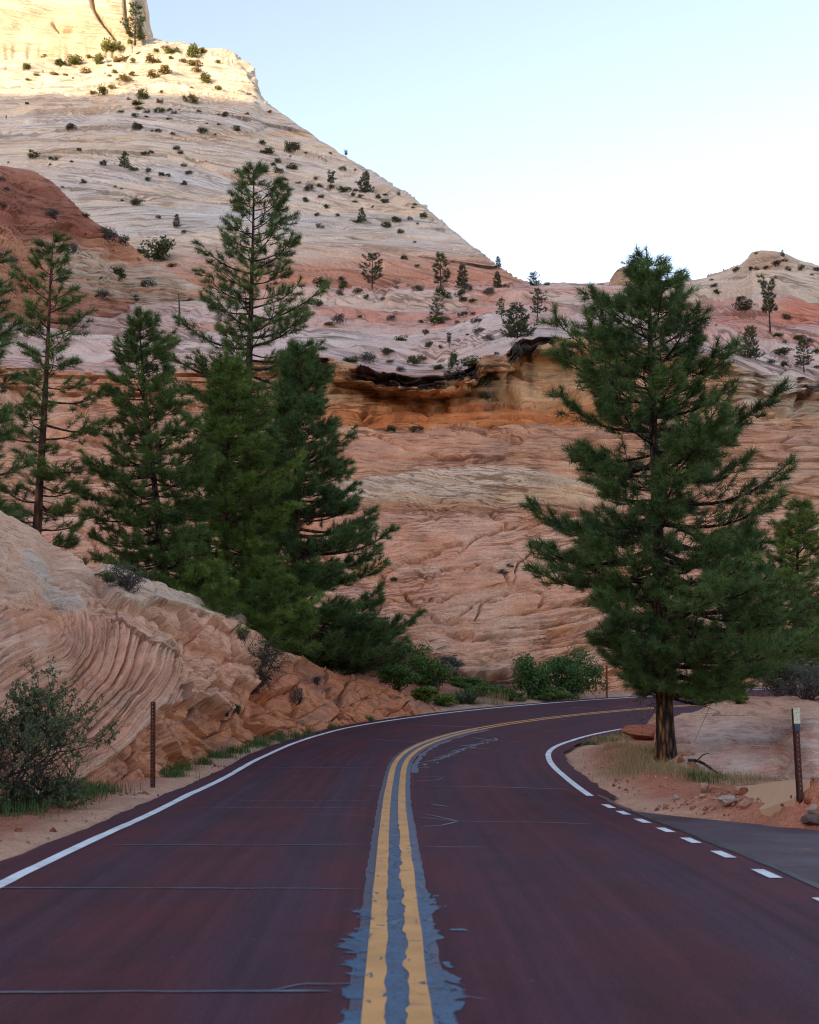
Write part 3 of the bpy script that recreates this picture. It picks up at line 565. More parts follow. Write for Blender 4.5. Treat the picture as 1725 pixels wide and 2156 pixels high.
# ---- small rounded knob on the skyline
th = np.linspace(-np.pi, np.pi, 90); ph = np.linspace(0, 1, 46); TH, PH = np.meshgrid(th, ph); c0 = PT(1316, 612, 226)
rad = (1 - PH ** 3.2); zz = PH * 5.2; R_ = 3.0 * rad ** .55 * (1 + .10 * h1(np.floor(zz / .42 + .1 * np.sin(TH)), 7) - .06 * np.exp(-((zz / .42 % 1) / .15) ** 2)) * (1 + .10 * vn(np.cos(TH) * 2, np.sin(TH) * 2, PH * 3, 5))
Pk = np.stack([c0[0] + R_ * 1.05 * np.cos(TH) + .9 * PH, c0[1] + R_ * np.sin(TH), c0[2] + zz - .6], -1)
kc = mixc(np.array([.47, .30, .19]), CREAM * .85, h1(np.floor(zz / .42), 3))
rock('knob', Pk, TH, kc, M_BENCH, 'small rounded layered sandstone knob on the skyline beside the big pine', 'rock knob', (zz / .12, TH * 2))

# ---- the great pale dome
dx_ = [-1200, -100, 0, 150, 320, 450, 510, 530, 555, 600, 700, 800, 900, 1000, 1060, 1105, 1130]
dT = [(170, 470), (150, 470), (136, 472), (128, 474), (93, 475), (106, 466), (128, 458), (162, 446), (210, 432), (244, 420), (313, 390), (377, 352), (444, 314), (524, 268), (570, 244), (602, 234), (616, 232)]
rows = [[] for _ in range(9)]
for x, (yt, Yt) in zip(dx_, dT):
    yb, Yb = max(622, yt + 8), 224; yS = float(np.interp(x, [-300, 0, 320, 430, 600, 700, 1200], [170, 136, 100, 138, 244, 313, 665])); YS = float(np.interp(x, [-300, 320, 430, 600, 700], [470, 475, 460, 420, 390])) if x < 700 else Yt
    rows[0].append((x, 740, 214))
    for k, f in enumerate((0, .25, .5, .75, .92, 1)):
        w_ = sm(.6, 1, f); ya = (yS * (1 - w_) + yt * w_) if x < 690 else yt; Ya = YS * (1 - w_) + Yt * w_
        rows[k + 1].append((x, yb + (ya - yb) * f, Yb + (Ya - Yb) * (f ** 1.08)))
    rows[7].append((x, yt + 1.5, Yt + 12)); rows[8].append((x, yt + 60, Yt + 90))
qc = np.concatenate([np.arange(-1150, -160, 25), np.arange(-160, -20, 8), np.arange(-20, 1130, 2.0)])
px, py, Yd, P = loft(rows, qc, [10, 64, 62, 60, 44, 18, 5, 4])
X, Z = P[..., 0], P[..., 2]; Nn = facing(P)
def sets(Wc, X, T, seed, dip):
    rs = np.random.default_rng(seed); b_ = np.cumsum(rs.uniform(.5, 1.6, 200) * T) - T * 8; i = np.searchsorted(b_, Wc)
    d = rs.uniform(-dip, dip, 202)[i]; x0 = rs.uniform(-150, 50, 202)[i]; cu = rs.uniform(-.0012, .0016, 202)[i]
    return Wc - b_[np.clip(i - 1, 0, 199)] + d * (X - x0) + cu * (X - x0) ** 2 * .4, i
Wc = Z + 9 * fbm(X / 130, Yd / 130, 0, 2, 3) + .05 * X + .30 * 22 * np.log1p(np.exp(np.clip((X + 62) / 22, -20, 20)))
Lz, si = sets(Wc, X, 17, 5, .16); Lz = Lz + 1.3 * fbm(X / 30, Z / 12, 0, 3, 31)
st1, nt1, hA = lam(Lz + si * 31, 4.6, X / 26, 90, 1, .12, .9, .10); st2, nt2, hB = lam(Lz + si * 17, 1.8, X / 16, 94, 1, .22, .9, .17)
g = sm(-.1, .55, vn(X / 45, Z / 12, 0, 97)); crest = sm(240, 190, py - .10 * (px - 300)) * sm(60, 200, px)
disp = 1.1 * st1 + 1.0 * nt1 * (.15 + g) + (.5 * st2 + .6 * nt2) * (.05 + g) + 3.0 * fbm(X / 60, Z / 30, 0, 3, 99) + .22 * fbm(X / 7, Z / 3, 0, 3, 101) + crest * 2.2 * fbm(X / 9, Z / 6, 0, 4, 103) + 1.1 * seams(Lz, X, 5.5, 60, 241, .09) + .7 * seams(Lz, X, 2.6, 34, 245, .16)
for k, c_ in enumerate([[(0, 283), (120, 292), (250, 302), (380, 296), (560, 272), (680, 305)], [(300, 215), (420, 206), (560, 214)], [(60, 318), (150, 328), (260, 340), (330, 352)], [(330, 345), (420, 365), (500, 395), (600, 420)], [(560, 300), (640, 330), (760, 372)], [(520, 330), (640, 360), (720, 400), (820, 440), (930, 475)], [(640, 400), (760, 430), (900, 500), (1000, 545)], [(170, 370), (260, 400), (420, 440)], [(0, 200), (80, 180), (160, 210), (260, 222)]]):
    d_, t_ = polydist(px + 6 * vn(px / 40, py / 40, 0, k), py + 3 * vn(px / 25, py / 25, 0, k + 40), c_); disp -= 1.1 * np.exp(-(d_ / 2.2) ** 2) * sm(-.3, .3, vn(px / 30, py / 30, 0, k + 70))
_top = np.interp(px, dx_, [q_[0] for q_ in dT]); disp *= 1 - .6 * sm(14, 2, py - _top) * (px > 560)
P = P + Nn * disp[..., None]
nz = fbm(X / 70, Z / 14, 0, 4, 105); nz2 = fbm(X / 16, Lz / 2.2, 0, 4, 107)
GB = np.array([.55, .545, .505]); CW = np.array([.63, .555, .425]); OC = np.array([.58, .405, .22])
col = mixc(GB, CW, np.clip(.45 + 1.1 * nz + .35 * (hA - .5), 0, 1)); col = mixc(col, OC, np.clip(.25 * (hB > .72) + .5 * sm(.25, .6, nz2) * sm(.0, .4, nz + .2), 0, .65))
col = mixc(col, CREAM, .55 * sm(480, 420, py) * sm(.1, .5, nz)); col = mixc(col, OC, .55 * np.exp(-((py - 296 + 14 * nz + .04 * (px - 300)) / 7) ** 2)); col = mixc(col, np.array([.52, .34, .24]), np.clip(sm(500, 585, py + 22 * nz), 0, 1) * .9)
col = mixc(col, np.array([.47, .225, .14]), np.clip(sm(545, 600, py + 20 * nz2 + 12 * nz), 0, 1) * .75); col = mixc(col, CREAM * 1.05, sm(235, 200, py) * .7)
col *= (1 + .14 * nz2 + .10 * (hB - .5))[..., None]
rock('mountain', P, px, col, M_FAR, 'pale cross-bedded sandstone dome dotted with shrubs, its top sunlit', 'sandstone dome', (Lz / .75, X / 22))
DOME_P = P; DOME_px = px; DOME_py = py

# ---- sunlit cliff standing on the dome
ux = [-1200, -150, 0, 100, 200, 262, 300, 318, 322, 300]
ub = [172, 160, 158, 150, 128, 112, 100, 98, 99, 106]
rows = [[] for _ in range(6)]
for i, (x, yb) in enumerate(zip(ux, ub)):
    back = [0, 0, 0, 0, 0, 0, 2, 8, 26, 90][i]
    for k, (yy, dY) in enumerate([(yb + 8, -6), (yb - 8, -1), (yb - 50, 4), (yb - 110, 9), (-90, 22), (-330, 60)]):
        lean = max(0, (yb - yy)) * .30 * np.clip((x - 180) / 130, 0, 1); rows[k].append((x - lean, yy, 466 + np.interp(x, [-300, 0, 320], [-6, -2, 6]) + dY + back))
rows = [[(x_, y_, Y_) for (x_, y_, Y_) in r_] for r_ in rows]
cidx = np.arange(len(ux)); qi = np.concatenate([np.linspace(0, 1, 20, endpoint=False), np.linspace(1, 9, 260)])
Cc = np.array(rows, float); A = pchip(cidx, Cc.transpose(1, 0, 2), qi).transpose(1, 0, 2); v = np.concatenate([np.linspace(0, 1, 14, endpoint=False), np.linspace(1, 4, 110, endpoint=False), np.linspace(4, 5, 14)])
G = pchip(np.arange(6), A, v); px, py, Yd = G[..., 0], G[..., 1], G[..., 2]; P = PT(px, py, Yd); Nn = facing(P); X, Z = P[..., 0], P[..., 2]
Lz = Z + .10 * X + 2 * fbm(X / 30, Z / 20, 0, 3, 2); st1, nt1, hA = lam(Lz, 5, X / 20, 110, 1, .15); st2, nt2, hB = lam(Lz, 1.6, X / 14, 112, 1, .25)
disp = .9 * st1 + .5 * nt1 + .35 * st2 + .3 * nt2 + 3 * fbm(X / 30, Z / 25, 0, 3, 113) + .4 * fbm(X / 5, Z / 4, 0, 3, 115)
for c_, a_ in (([(188, -40), (196, 10), (215, 40), (244, 78)], 4.5), ([(262, -20), (266, 30), (276, 70)], 3.5), ([(112, 45), (126, 60), (150, 58)], 3.0), ([(285, -20), (296, 40), (306, 90)], 2.5)):
    d_, t_ = polydist(px, py, c_); disp -= a_ * np.exp(-(d_ / 3.6) ** 2)
disp -= 1.3 * np.exp(-((vn(px / 14, py / 160, 0, 5)) / .12) ** 2) * sm(75, 120, py)
P = P + Nn * disp[..., None] * sm(0, 1, v)[:, None, None]
nz = fbm(X / 30, Z / 8, 0, 4, 117); col = mixc(CREAM * 1.08, np.array([.55, .42, .27]), np.clip(.3 + .8 * nz + .5 * (hA - .5), 0, 1)); col *= (1 + .12 * fbm(X / 6, Z / 2, 0, 3, 118))[..., None]
rock('summit_cliff', P, px, col, M_FAR, 'sunlit cream sandstone cliff standing on top of the pale dome', 'cliff', (Lz / .7, X / 16))

# ---- red mound on the left, in front of the dome
fx = [-1200, -100, 0, 60, 110, 150, 200, 250, 300, 360, 400, 440]
fT = [345, 340, 350, 359, 384, 424, 468, 496, 540, 574, 594, 612]
rows = [[] for _ in range(8)]
for x, yt in zip(fx, fT):
    yb = max(float(np.interp(x, [-300, 0, 200, 300, 400, 440], [715, 705, 668, 640, 618, 618])), yt + 8); Yb = benchY(x, yb) - 2; Yt = Yb + (yb - yt) * .14 + 2
    for k, f in enumerate((0, .25, .5, .75, .93, 1)): rows[k].append((x, yb + 9 + (yt - yb - 9) * f, Yb + (Yt - Yb) * (f ** 1.2)))
    rows[6].append((x, yt + 1.5, Yt + 7)); rows[7].append((x, yt + 60, Yt + 40))
px, py, Yd, P = loft(rows, np.concatenate([np.arange(-1150, -150, 25), np.arange(-150, -10, 6), np.arange(-10, 440, 1.9)]), [36, 40, 40, 34, 14, 5, 4]); X, Z = P[..., 0], P[..., 2]; Nn = facing(P)
Lp = py - .33 * px + .00035 * px * px + 7 * fbm(px / 90, py / 40, 0, 3, 5)
st1, nt1, hA = lam(Lp, 13, px / 90, 120, 1, .14); st2, nt2, hB = lam(Lp, 4.6, px / 60, 122, 1, .25); band = sm(575, 600, Lp + 88) 
disp = .55 * st1 + .5 * nt1 + .35 * st2 + .35 * nt2 + .75 * seams(Lp, px, 13, 130, 261, .14) + .45 * seams(Lp, px, 7.5, 90, 265, .18) + 1.3 * fbm(px / 70, py / 50, 0, 3, 123) + .12 * fbm(px / 12, py / 8, 0, 3, 125); disp *= 1 - .85 * sm(26, 6, py - np.interp(px, fx, fT)); P = P + Nn * disp[..., None]
nz = fbm(px / 60, py / 18, 0, 4, 127)
up = Lp + .33 * 100  # follows the dip
col = mixc(np.array([.30, .105, .066]), np.array([.42, .185, .12]), np.clip(.5 + nz + .5 * (hB - .5), 0, 1)); mid = sm(470, 500, py + .0 * px - .10 * px + 14 * nz)
col = mixc(col, np.array([.55, .265, .15]), mid * .9); wb = sm(470, 492, Lp + 8 * nz) * sm(580, 545, Lp + 10 * nz) * sm(70, 150, px); col = mixc(col, np.array([.55, .465, .35]), wb * np.clip(.55 + .9 * (hB - .35), 0, 1)); col = mixc(col, np.array([.42, .21, .15]), sm(560, 600, Lp) * sm(80, 200, px) * .8)
col *= (1 + .16 * (hA - .5) + .15 * fbm(px / 9, py / 4, 0, 3, 129))[..., None]
rock('red_mound', P, px, col, M_BENCH, 'dark red layered sandstone mound in front of the pale dome', 'rock mound', (Lp / 4.0, px / 70))

# ---- outcrop beside the road on the left
ob = [(-420, 1880), (-250, 1775), (-100, 1730), (0, 1702), (90, 1680), (170, 1660), (250, 1650), (320, 1640), (380, 1616), (450, 1590), (530, 1570), (610, 1553), (690, 1535), (760, 1521), (840, 1508), (905, 1499), (925, 1497)]
ot = [(-420, 980), (-250, 1010), (-100, 1050), (-20, 1088), (50, 1122), (110, 1165), (185, 1208), (262, 1236), (335, 1262), (425, 1289), (505, 1325), (575, 1365), (650, 1396), (725, 1424), (820, 1449), (890, 1478), (925, 1495)]
oth = [9.5, 9.5, 9, 8.5, 8, 7.5, 7, 6.5, 5.8, 5.0, 4.2, 3.6, 3.0, 2.4, 1.7, .8, .3]
rows = [[] for _ in range(10)]
for (bx0, by0), (tx0, ty0), th_ in zip(ob, ot, oth):
    g = ghit(bx0, by0); Y0 = g[1]
    rows[0].append((bx0, by0 + 26, Y0 - .05)); rows[1].append((bx0, by0, Y0 + .05))
    for k, (f, q) in enumerate([(.22, .12), (.45, .34), (.68, .60), (.88, .86), (1, 1)]): rows[2 + k].append((bx0 + (tx0 - bx0) * f, by0 + (ty0 - by0) * f, Y0 + th_ * q))
    rows[7].append((tx0, ty0 + 1, Y0 + th_ + .8)); rows[8].append((tx0 + 2, ty0 + 22, Y0 + th_ + 2.2)); rows[9].append((tx0 + 4, ty0 + 120, Y0 + th_ + 5.))
Cc = np.array(rows, float); u = np.arange(len(ob)); qi = np.concatenate([np.linspace(0, 2, 24, endpoint=False), np.linspace(2, 3, 50, endpoint=False), np.linspace(3, len(ob) - 1, 560)])
A = pchip(u, Cc.transpose(1, 0, 2), qi).transpose(1, 0, 2); v = np.concatenate([np.linspace(k, k + 1, m_, endpoint=False) for k, m_ in enumerate([8, 52, 60, 62, 60, 42, 8, 6, 6])] + [[9]])
G = pchip(np.arange(10), A, v); px, py, Yd = G[..., 0], G[..., 1], G[..., 2]; P = PT(px, py, Yd); Nn = facing(P)
VV = np.broadcast_to(v[:, None], px.shape)
n1 = fbm(px / 60, py / 60, 0, 4, 131); n2 = fbm(px / 14, py / 14, 0, 3, 133)
yU = np.interp(px, [-500, 60, 120, 173, 250, 291, 310, 350, 390, 430, 452, 466, 480, 530, 560, 600, 660, 940], [1800, 1690, 1662, 1640, 1584, 1545, 1506, 1491, 1500, 1512, 1524, 1478, 1440, 1456, 1424, 1402, 1380, 1380]) + 5 * vn(px / 11, py / 30, 0, 3) + 3 * vn(px / 4, py / 30, 0, 4)
yV = np.interp(px, [-500, 190, 215, 262, 300, 330, 400, 450, 496, 505, 940], [900, 1215, 1300, 1317, 1288, 1302, 1328, 1326, 1331, 1290, 1200]) + 4 * vn(px / 9, py / 30, 0, 5)
yB = np.interp(px, [-500, 0, 154, 216, 270, 345, 420, 480, 540], [1290, 1303, 1308, 1324, 1366, 1403, 1440, 1470, 1400])
upper = sm(-3, 3, yU - py); block = sm(-2, 2, yV - py) * sm(185, 200, px) * sm(512, 500, px)
# bent bedding: arcs round a centre, running straight to the lower left
ax_, ay_ = 62, 1349; ddx, ddy = -.905, .425; tpar = np.maximum((px - ax_) * ddx + (py - ay_) * ddy, 0)
Lsw = np.hypot(px - ax_ - ddx * tpar, (py - ay_ - ddy * tpar)) + 5 * n1 + 1.5 * n2 + 5 * vn(px / 35, py / 35, 0, 8)
Ltop = py - .30 * px + 9 * n1 + .0006 * (px - 100) ** 2; Lslab = py - .52 * px + 10 * n1
swirl = (py > yB) & (px < 360)
Lo = np.where(swirl, Lsw, np.where(px < 230, Ltop, Lslab))
s1_, c1_, hA = lam(Lo, 15, px / 50 + py / 50, 140, 1, .14, 1.0, .13); s2_, c2_, hB = lam(Lo, 6.2, px / 40 + py / 40, 142, 1, .22, 1.0, .2); s3_, c3_, hC = lam(Lslab + 8 * vn(px / 50, py / 50, 0, 4), 34, px / 80, 144, 1, .10, 1.0, .06)
bed = upper * np.where(swirl, .15 * s1_ + .15 * c1_ + .05 * s2_ + .06 * c2_, np.where(px < 230, .09 * s1_ + .08 * c1_ + .03 * s2_ + .035 * c2_, .26 * s3_ + .20 * c3_ + .02 * s2_ + .03 * c2_))
bed *= np.where(block > .5, .35, 1)
ca, sa = math.cos(.5), math.sin(.5); ru, rv = px * ca + py * sa, -px * sa + py * ca
f1, f2, cid, ox, oy = cell(ru / 88 + .25 * n1, rv / 58 + .25 * n1, 5); g1_, g2_, cid2, ox2, oy2 = cell(ru / 36 + .3 * n1, rv / 25, 9)
tilt = (h1(cid, 1) - .5) * ox + (h1(cid, 2) - .5) * oy; tilt2 = (h1(cid2, 1) - .5) * ox2 + (h1(cid2, 2) - .5) * oy2
blockd = .42 * (h1(cid, 5) - .5) + .60 * tilt - .28 * sm(.05, .02, f2 - f1) + .08 * (h1(cid2, 6) - .5) + .20 * tilt2 - .09 * sm(.08, .03, g2_ - g1_) * (h1(cid2, 3) > .5) + .05 * s3_ + .05 * fbm(ru / 20, rv / 20, 0, 3, 158)
rgt = sm(470, 620, px); lower = 1 - upper
disp = bed + lower * (blockd * (.8 + .2 * rgt)) + upper * .35 + block * .32 + upper * (1 - swirl * 1.0) * sm(260, 330, px) * (1 - block) * blockd * .75
disp += upper * .07 * seams(Lo, px + py, 17, 130, 251, .16) + lower * .16 * seams(rv, ru, 34, 90, 255, .09)
disp += .17 * n1 + .03 * n2 + .012 * fbm(px / 4, py / 4, 0, 2, 151)
# cross joints through the bent beds, and long open joints
for k, c_ in enumerate([[(128, 1400), (160, 1460), (200, 1500), (262, 1560)], [(158, 1395), (165, 1420), (200, 1455), (250, 1500), (300, 1520)], [(330, 1385), (380, 1420), (440, 1490)], [(360, 1380), (400, 1430), (450, 1520)], [(290, 1590), (305, 1620), (300, 1650)], [(560, 1440), (585, 1500), (610, 1540)], [(640, 1420), (690, 1450), (730, 1500)], [(760, 1450), (800, 1470), (850, 1500)], [(700, 1430), (780, 1440), (870, 1480)], [(20, 1200), (120, 1260), (230, 1300)], [(262, 1317), (300, 1260)]]):
    d_, t_ = polydist(px + 4 * vn(px / 9, py / 9, 0, k), py + 4 * vn(px / 8, py / 8, 0, k + 20), c_); disp -= .16 * np.exp(-(d_ / 1.8) ** 2)
disp *= np.clip(np.minimum(sm(0, .6, VV), sm(6.6, 5.9, VV) + .25), 0, 1) * (.3 + .7 * sm(915, 840, px)) * (1 - .35 * sm(560, 640, px)) * (1 - .5 * sm(4.6, 5.6, VV)) * np.clip(Yd / 26, .6, 1.25)
P = P + Nn * disp[..., None]
o1 = np.array([.63, .335, .215]); o2 = np.array([.69, .465, .335]); o3 = np.array([.50, .205, .10]); o4 = np.array([.57, .455, .35]); o5 = np.array([.50, .18, .085])
col = mixc(o1, o2, np.clip(.3 + .8 * n1 + .5 * (hB - .5), 0, 1)); low = mixc(o3, o1 * .95, np.clip(.30 + .8 * n1 + .4 * (h1(cid, 8) - .5), 0, 1)); low = mixc(low, o5, np.clip(rgt * .7 * (.6 + n1), 0, 1)); low = mixc(low, np.array([.20, .13, .105]), .55 * sm(.15, .5, fbm(px / 40, py / 25, 0, 3, 155)))
col = mixc(low, col, upper); col = mixc(col, o4, block * .85); col = mixc(col, mixc(o2, o4, .5), sm(10, -40, py - yB) * sm(420, 200, px) * .5 * (1 - block))
d_, t_ = polydist(px, py, [(40, 1180), (70, 1230), (90, 1270), (150, 1300)]); col = mixc(col, np.array([.55, .52, .46]), .6 * sm(26, 6, d_ + 14 * n2))
col *= (1 + .14 * n2 + .12 * (hA - .5))[..., None]
ext = []
for dy_, zf, dx0 in ((16, -.25, -2.2), (12.5, .25, -1.5), (9, .62, -1.0), (6, .82, -.6), (3.5, .93, -.3), (1.7, .98, -.1)):
    q_ = P[:, 0].copy(); q_[:, 1] -= dy_; q_[:, 0] += dx0 + .25 * vn(q_[:, 2] * 1.5, q_[:, 1] * .7, 0, 9); q_[:, 2] = (q_[:, 2] + .5) * zf - .5 + .15 * vn(q_[:, 0], q_[:, 1], 0, 4); ext.append(q_)
k_ = len(ext); P = np.concatenate([np.stack(ext, 1), P], 1); col = np.concatenate([np.repeat(col[:, :1], k_, 1), col], 1); Lo = np.concatenate([np.repeat(Lo[:, :1], k_, 1), Lo], 1); px = np.concatenate([px[:, :1] - 60 * np.arange(k_, 0, -1)[None], px], 1); py = np.concatenate([np.repeat(py[:, :1], k_, 1), py], 1)
rock('outcrop', P, px, col, M_NEAR, 'low sandstone roadside outcrop with swirling beds and broken red base', 'rock outcrop', (Lo / 2.6, (px + py) / 60))

# ---- low slickrock slab on the right
lx = [(1412, 1618), (1440, 1632), (1490, 1648), (1560, 1662), (1640, 1660), (1725, 1652), (1850, 1660), (2100, 1670)]
lt = [(1405, 1522), (1435, 1508), (1480, 1494), (1530, 1480), (1600, 1468), (1700, 1464), (1850, 1462), (2100, 1462)]
rows = [[] for _ in range(8)]
for (a, b0), (c0_, d0) in zip(lx, lt):
    g = ghit(a, b0); Yt = float(np.interp(c0_, [1400, 1530, 2100], [36.5, 41, 46]))
    rows[0].append((a, b0 + 14, g[1] - .1)); rows[1].append((a, b0, g[1] + .1))
    for k, (f, q) in enumerate([(.3, .18), (.6, .45), (.85, .75), (1, 1)]): rows[2 + k].append((a + (c0_ - a) * f, b0 + (d0 - b0) * f, 1 / (1 / g[1] + (1 / Yt - 1 / g[1]) * f) - .5 * math.sin(f * 3.1)))
    rows[6].append((c0_, d0 + 2, Yt + 1.5)); rows[7].append((c0_, d0 + 30, Yt + 3.5))
    if len(rows[0]) == 1:
        for k in range(8): rows[k].insert(0, (rows[k][0][0] - 30, rows[k][0][1] + 4, rows[k][0][2] + .5))
        for k in range(1, 6): q = ghit(rows[k][0][0], max(rows[k][0][1], 1534)); rows[k][0] = (rows[k][0][0], max(rows[k][0][1], 1534), min(q[1] + .6, 38))
        rows[6][0] = (rows[5][0][0], rows[5][0][1] + 3, rows[5][0][2] + .5); rows[7][0] = (rows[5][0][0], rows[5][0][1] + 20, rows[5][0][2] + 1)
Cc = np.array(rows, float); A = pchip(np.arange(len(lx) + 1), Cc.transpose(1, 0, 2), np.concatenate([np.linspace(0, 6, 290, endpoint=False), np.linspace(6, 8, 30)])).transpose(1, 0, 2)
v = np.concatenate([np.linspace(k, k + 1, m_, endpoint=False) for k, m_ in enumerate([4, 34, 34, 30, 24, 4, 4])] + [[7]]); G = pchip(np.arange(8), A, v); px, py, Yd = G[..., 0], G[..., 1], G[..., 2]; P = PT(px, py, Yd); X, Z = P[..., 0], P[..., 2]
Ls = py - .06 * (px - 1500) + 9 * fbm(px / 70, py / 30, 0, 3, 5) + 14 * vn(px / 110, py / 60, 0, 6); s1_, c1_, hA = lam(Ls, 13, px / 60, 160, 1, .14, .8); s2_, c2_, hB = lam(Ls, 4.5, px / 40, 162, 1, .22, .9)
disp = .07 * s1_ + .05 * c1_ + .018 * s2_ + .02 * c2_ + .14 * fbm(X / 2.2, Yd / 3, 0, 3, 163) + .012 * fbm(X * 3, Yd * 2, 0, 3, 164); VV = v[:, None]; P[..., 2] += disp * np.clip(sm(.4, 1.5, VV) + .2, 0, 1)
nz = fbm(px / 60, py / 14, 0, 4, 165); nz2 = fbm(px / 14, py / 5, 0, 3, 166)
col = mixc(np.array([.52, .28, .195]), np.array([.55, .43, .34]), np.clip(.40 + .9 * nz + .4 * (hA - .5), 0, 1)); col = mixc(col, np.array([.56, .33, .20]), sm(1535, 1505, py + 10 * nz) * .8); col = mixc(col, np.array([.33, .17, .12]), .35 * sm(.2, .5, fbm(px / 30, py / 9, 0, 3, 168))); col *= (1 + .16 * nz2)[..., None]
rock('slickrock_slab', P, px, col, M_NEAR, 'low pale pink slickrock slab behind the big roadside pine', 'rock slab', (Ls / 2.2, px / 40))

# ---- tall mesa to the west, behind the viewpoint, whose evening shadow lies over the valley
bdir = np.array([-SUN_H[1], SUN_H[0]]); DM = 1500.0
tp = np.array([PT(x, y, Y) for x, y, Y in ((-60, 186, 450), (150, 212, 444), (340, 230, 440), (520, 232, 432))])
need = tp[:, 2] + (DM - tp[:, :2] @ SUN_H) * math.tan(SUN_EL); sN = tp[:, :2] @ bdir; o_ = np.argsort(sN); sN, need = sN[o_], need[o_]
ss_ = np.linspace(-2200, 2200, 500); hh = np.interp(ss_, sN, need); hh = hh + 20 * sm(40, 300, ss_ - sN.max()) + 3.0 * vn(ss_ / 60, 0 * ss_, 0, 3) * sm(20, 80, np.abs(ss_ - sN.mean()) - 60)
hh = hh * sm(2200, 1700, np.abs(ss_))
prof = [(-420, 0), (-250, .22), (-120, .45), (-60, .75), (-10, .97), (0, 1), (160, 1.0), (520, .97), (700, .4), (900, 0)]
Pm = np.zeros((len(prof), len(ss_), 3))
for k, (o__, f) in enumerate(prof):
    dd = DM + o__ + (0 if f in (1, 1.0) else 18 * fbm(ss_ / 90, 0 * ss_ + k, 0, 3, 5)); xy = SUN_H[None] * np.broadcast_to(dd, ss_.shape)[:, None] + bdir[None] * ss_[:, None]; Pm[k, :, :2] = xy; Pm[k, :, 2] = hh * f - 3 + (0 if f >= .97 else 6 * vn(ss_ / 40, 0 * ss_ + k, 0, 6))
mc = np.broadcast_to(PINK, Pm.shape).copy(); rock('mesa', Pm, Pm[..., 0], mc, M_FAR, 'long sandstone mesa standing behind the viewpoint', 'mesa')
# ------------------------------------------------------------------ vegetation
bpy.context.view_layer.update()
DG = bpy.context.evaluated_depsgraph_get()
def hit(px, py):
    """first landform seen at a pixel"""
    d = Vector([float(a) for a in ray(px, py)]).normalized()
    ok, loc, nrm, i, ob, mt = SC.ray_cast(DG, Vector((0, 0, CAMH)), d)
    return (np.array(loc), ob.name) if ok else (None, None)
def down(x, y, z=400.0):
    ok, loc, nrm, i, ob, mt = SC.ray_cast(DG, Vector((x, y, z)), Vector((0, 0, -1)))
    return loc.z
def leaf_mat(name, c0, c1, rough=.6, trans=0.0):
    m, n, b = MAT(name); at = N(n, 'ShaderNodeAttribute', attribute_name='Col').outputs['Color']
    sp = N(n, 'ShaderNodeSeparateColor'); n.links.new(at, sp.inputs[0])
    c = mixn(n, c0, c1, sp.outputs[0]); c = mixn(n, c, (.13, .085, .03), sp.outputs[1])
    n.links.new(c, b.inputs['Base Color']); b.inputs['Roughness'].default_value = rough; b.inputs['Specular IOR Level'].default_value = .3
    if trans: 
        t = N(n, 'ShaderNodeBsdfTranslucent'); n.links.new(c, t.inputs[0]); mx = N(n, 'ShaderNodeMixShader'); mx.inputs[0].default_value = trans
        n.links.new(b.outputs[0], mx.inputs[1]); n.links.new(t.outputs[0], mx.inputs[2]); n.links.new(mx.outputs[0], [x for x in n.nodes if x.type == 'OUTPUT_MATERIAL'][0].inputs[0])
    return m
def bark_mat(name, c0, c1, s):
    m, n, b = MAT(name); tc = N(n, 'ShaderNodeTexCoord').outputs['Object']; mp = N(n, 'ShaderNodeMapping'); mp.inputs['Scale'].default_value = (1, 1, .22); n.links.new(tc, mp.inputs[0])
    v = N(n, 'ShaderNodeTexVoronoi'); v.inputs['Scale'].default_value = s; n.links.new(mp.outputs[0], v.inputs['Vector']); g = noise_node(n, mp.outputs[0], s * 1.6, 5, .7)
    at = N(n, 'ShaderNodeAttribute', attribute_name='Col').outputs['Color']
    f = mathn(n, 'MULTIPLY', ramp(n, v.outputs['Distance'], [(.1, 1.0), (.6, 0.0)]), g); c = mixn(n, c0, c1, ramp(n, f, [(.05, 0.0), (.45, 1.0)])); c = mixn(n, c, at, 1.0, 'MULTIPLY')
    n.links.new(c, b.inputs['Base Color']); bump(n, f, 1.0, .05, b); return m
M_NEEDLE = leaf_mat('pine_needles', (.030, .064, .019), (.135, .225, .052), .5, .2)
M_NEEDLE_B = leaf_mat('pine_needles_bluish', (.025, .060, .020), (.112, .208, .056), .5, .2)
M_NEEDLE_Y = leaf_mat('pine_needles_bright', (.038, .080, .017), (.155, .255, .044), .5, .2)
M_FARLEAF = leaf_mat('far_pine_needles', (.040, .062, .030), (.085, .115, .048), .6, .1)
M_BARK = bark_mat('pine_bark', (.012, .009, .008), (.165, .10, .068), 13.0)
M_TWIG = bark_mat('dead_twig', (.055, .048, .045), (.16, .14, .13), 30.0)

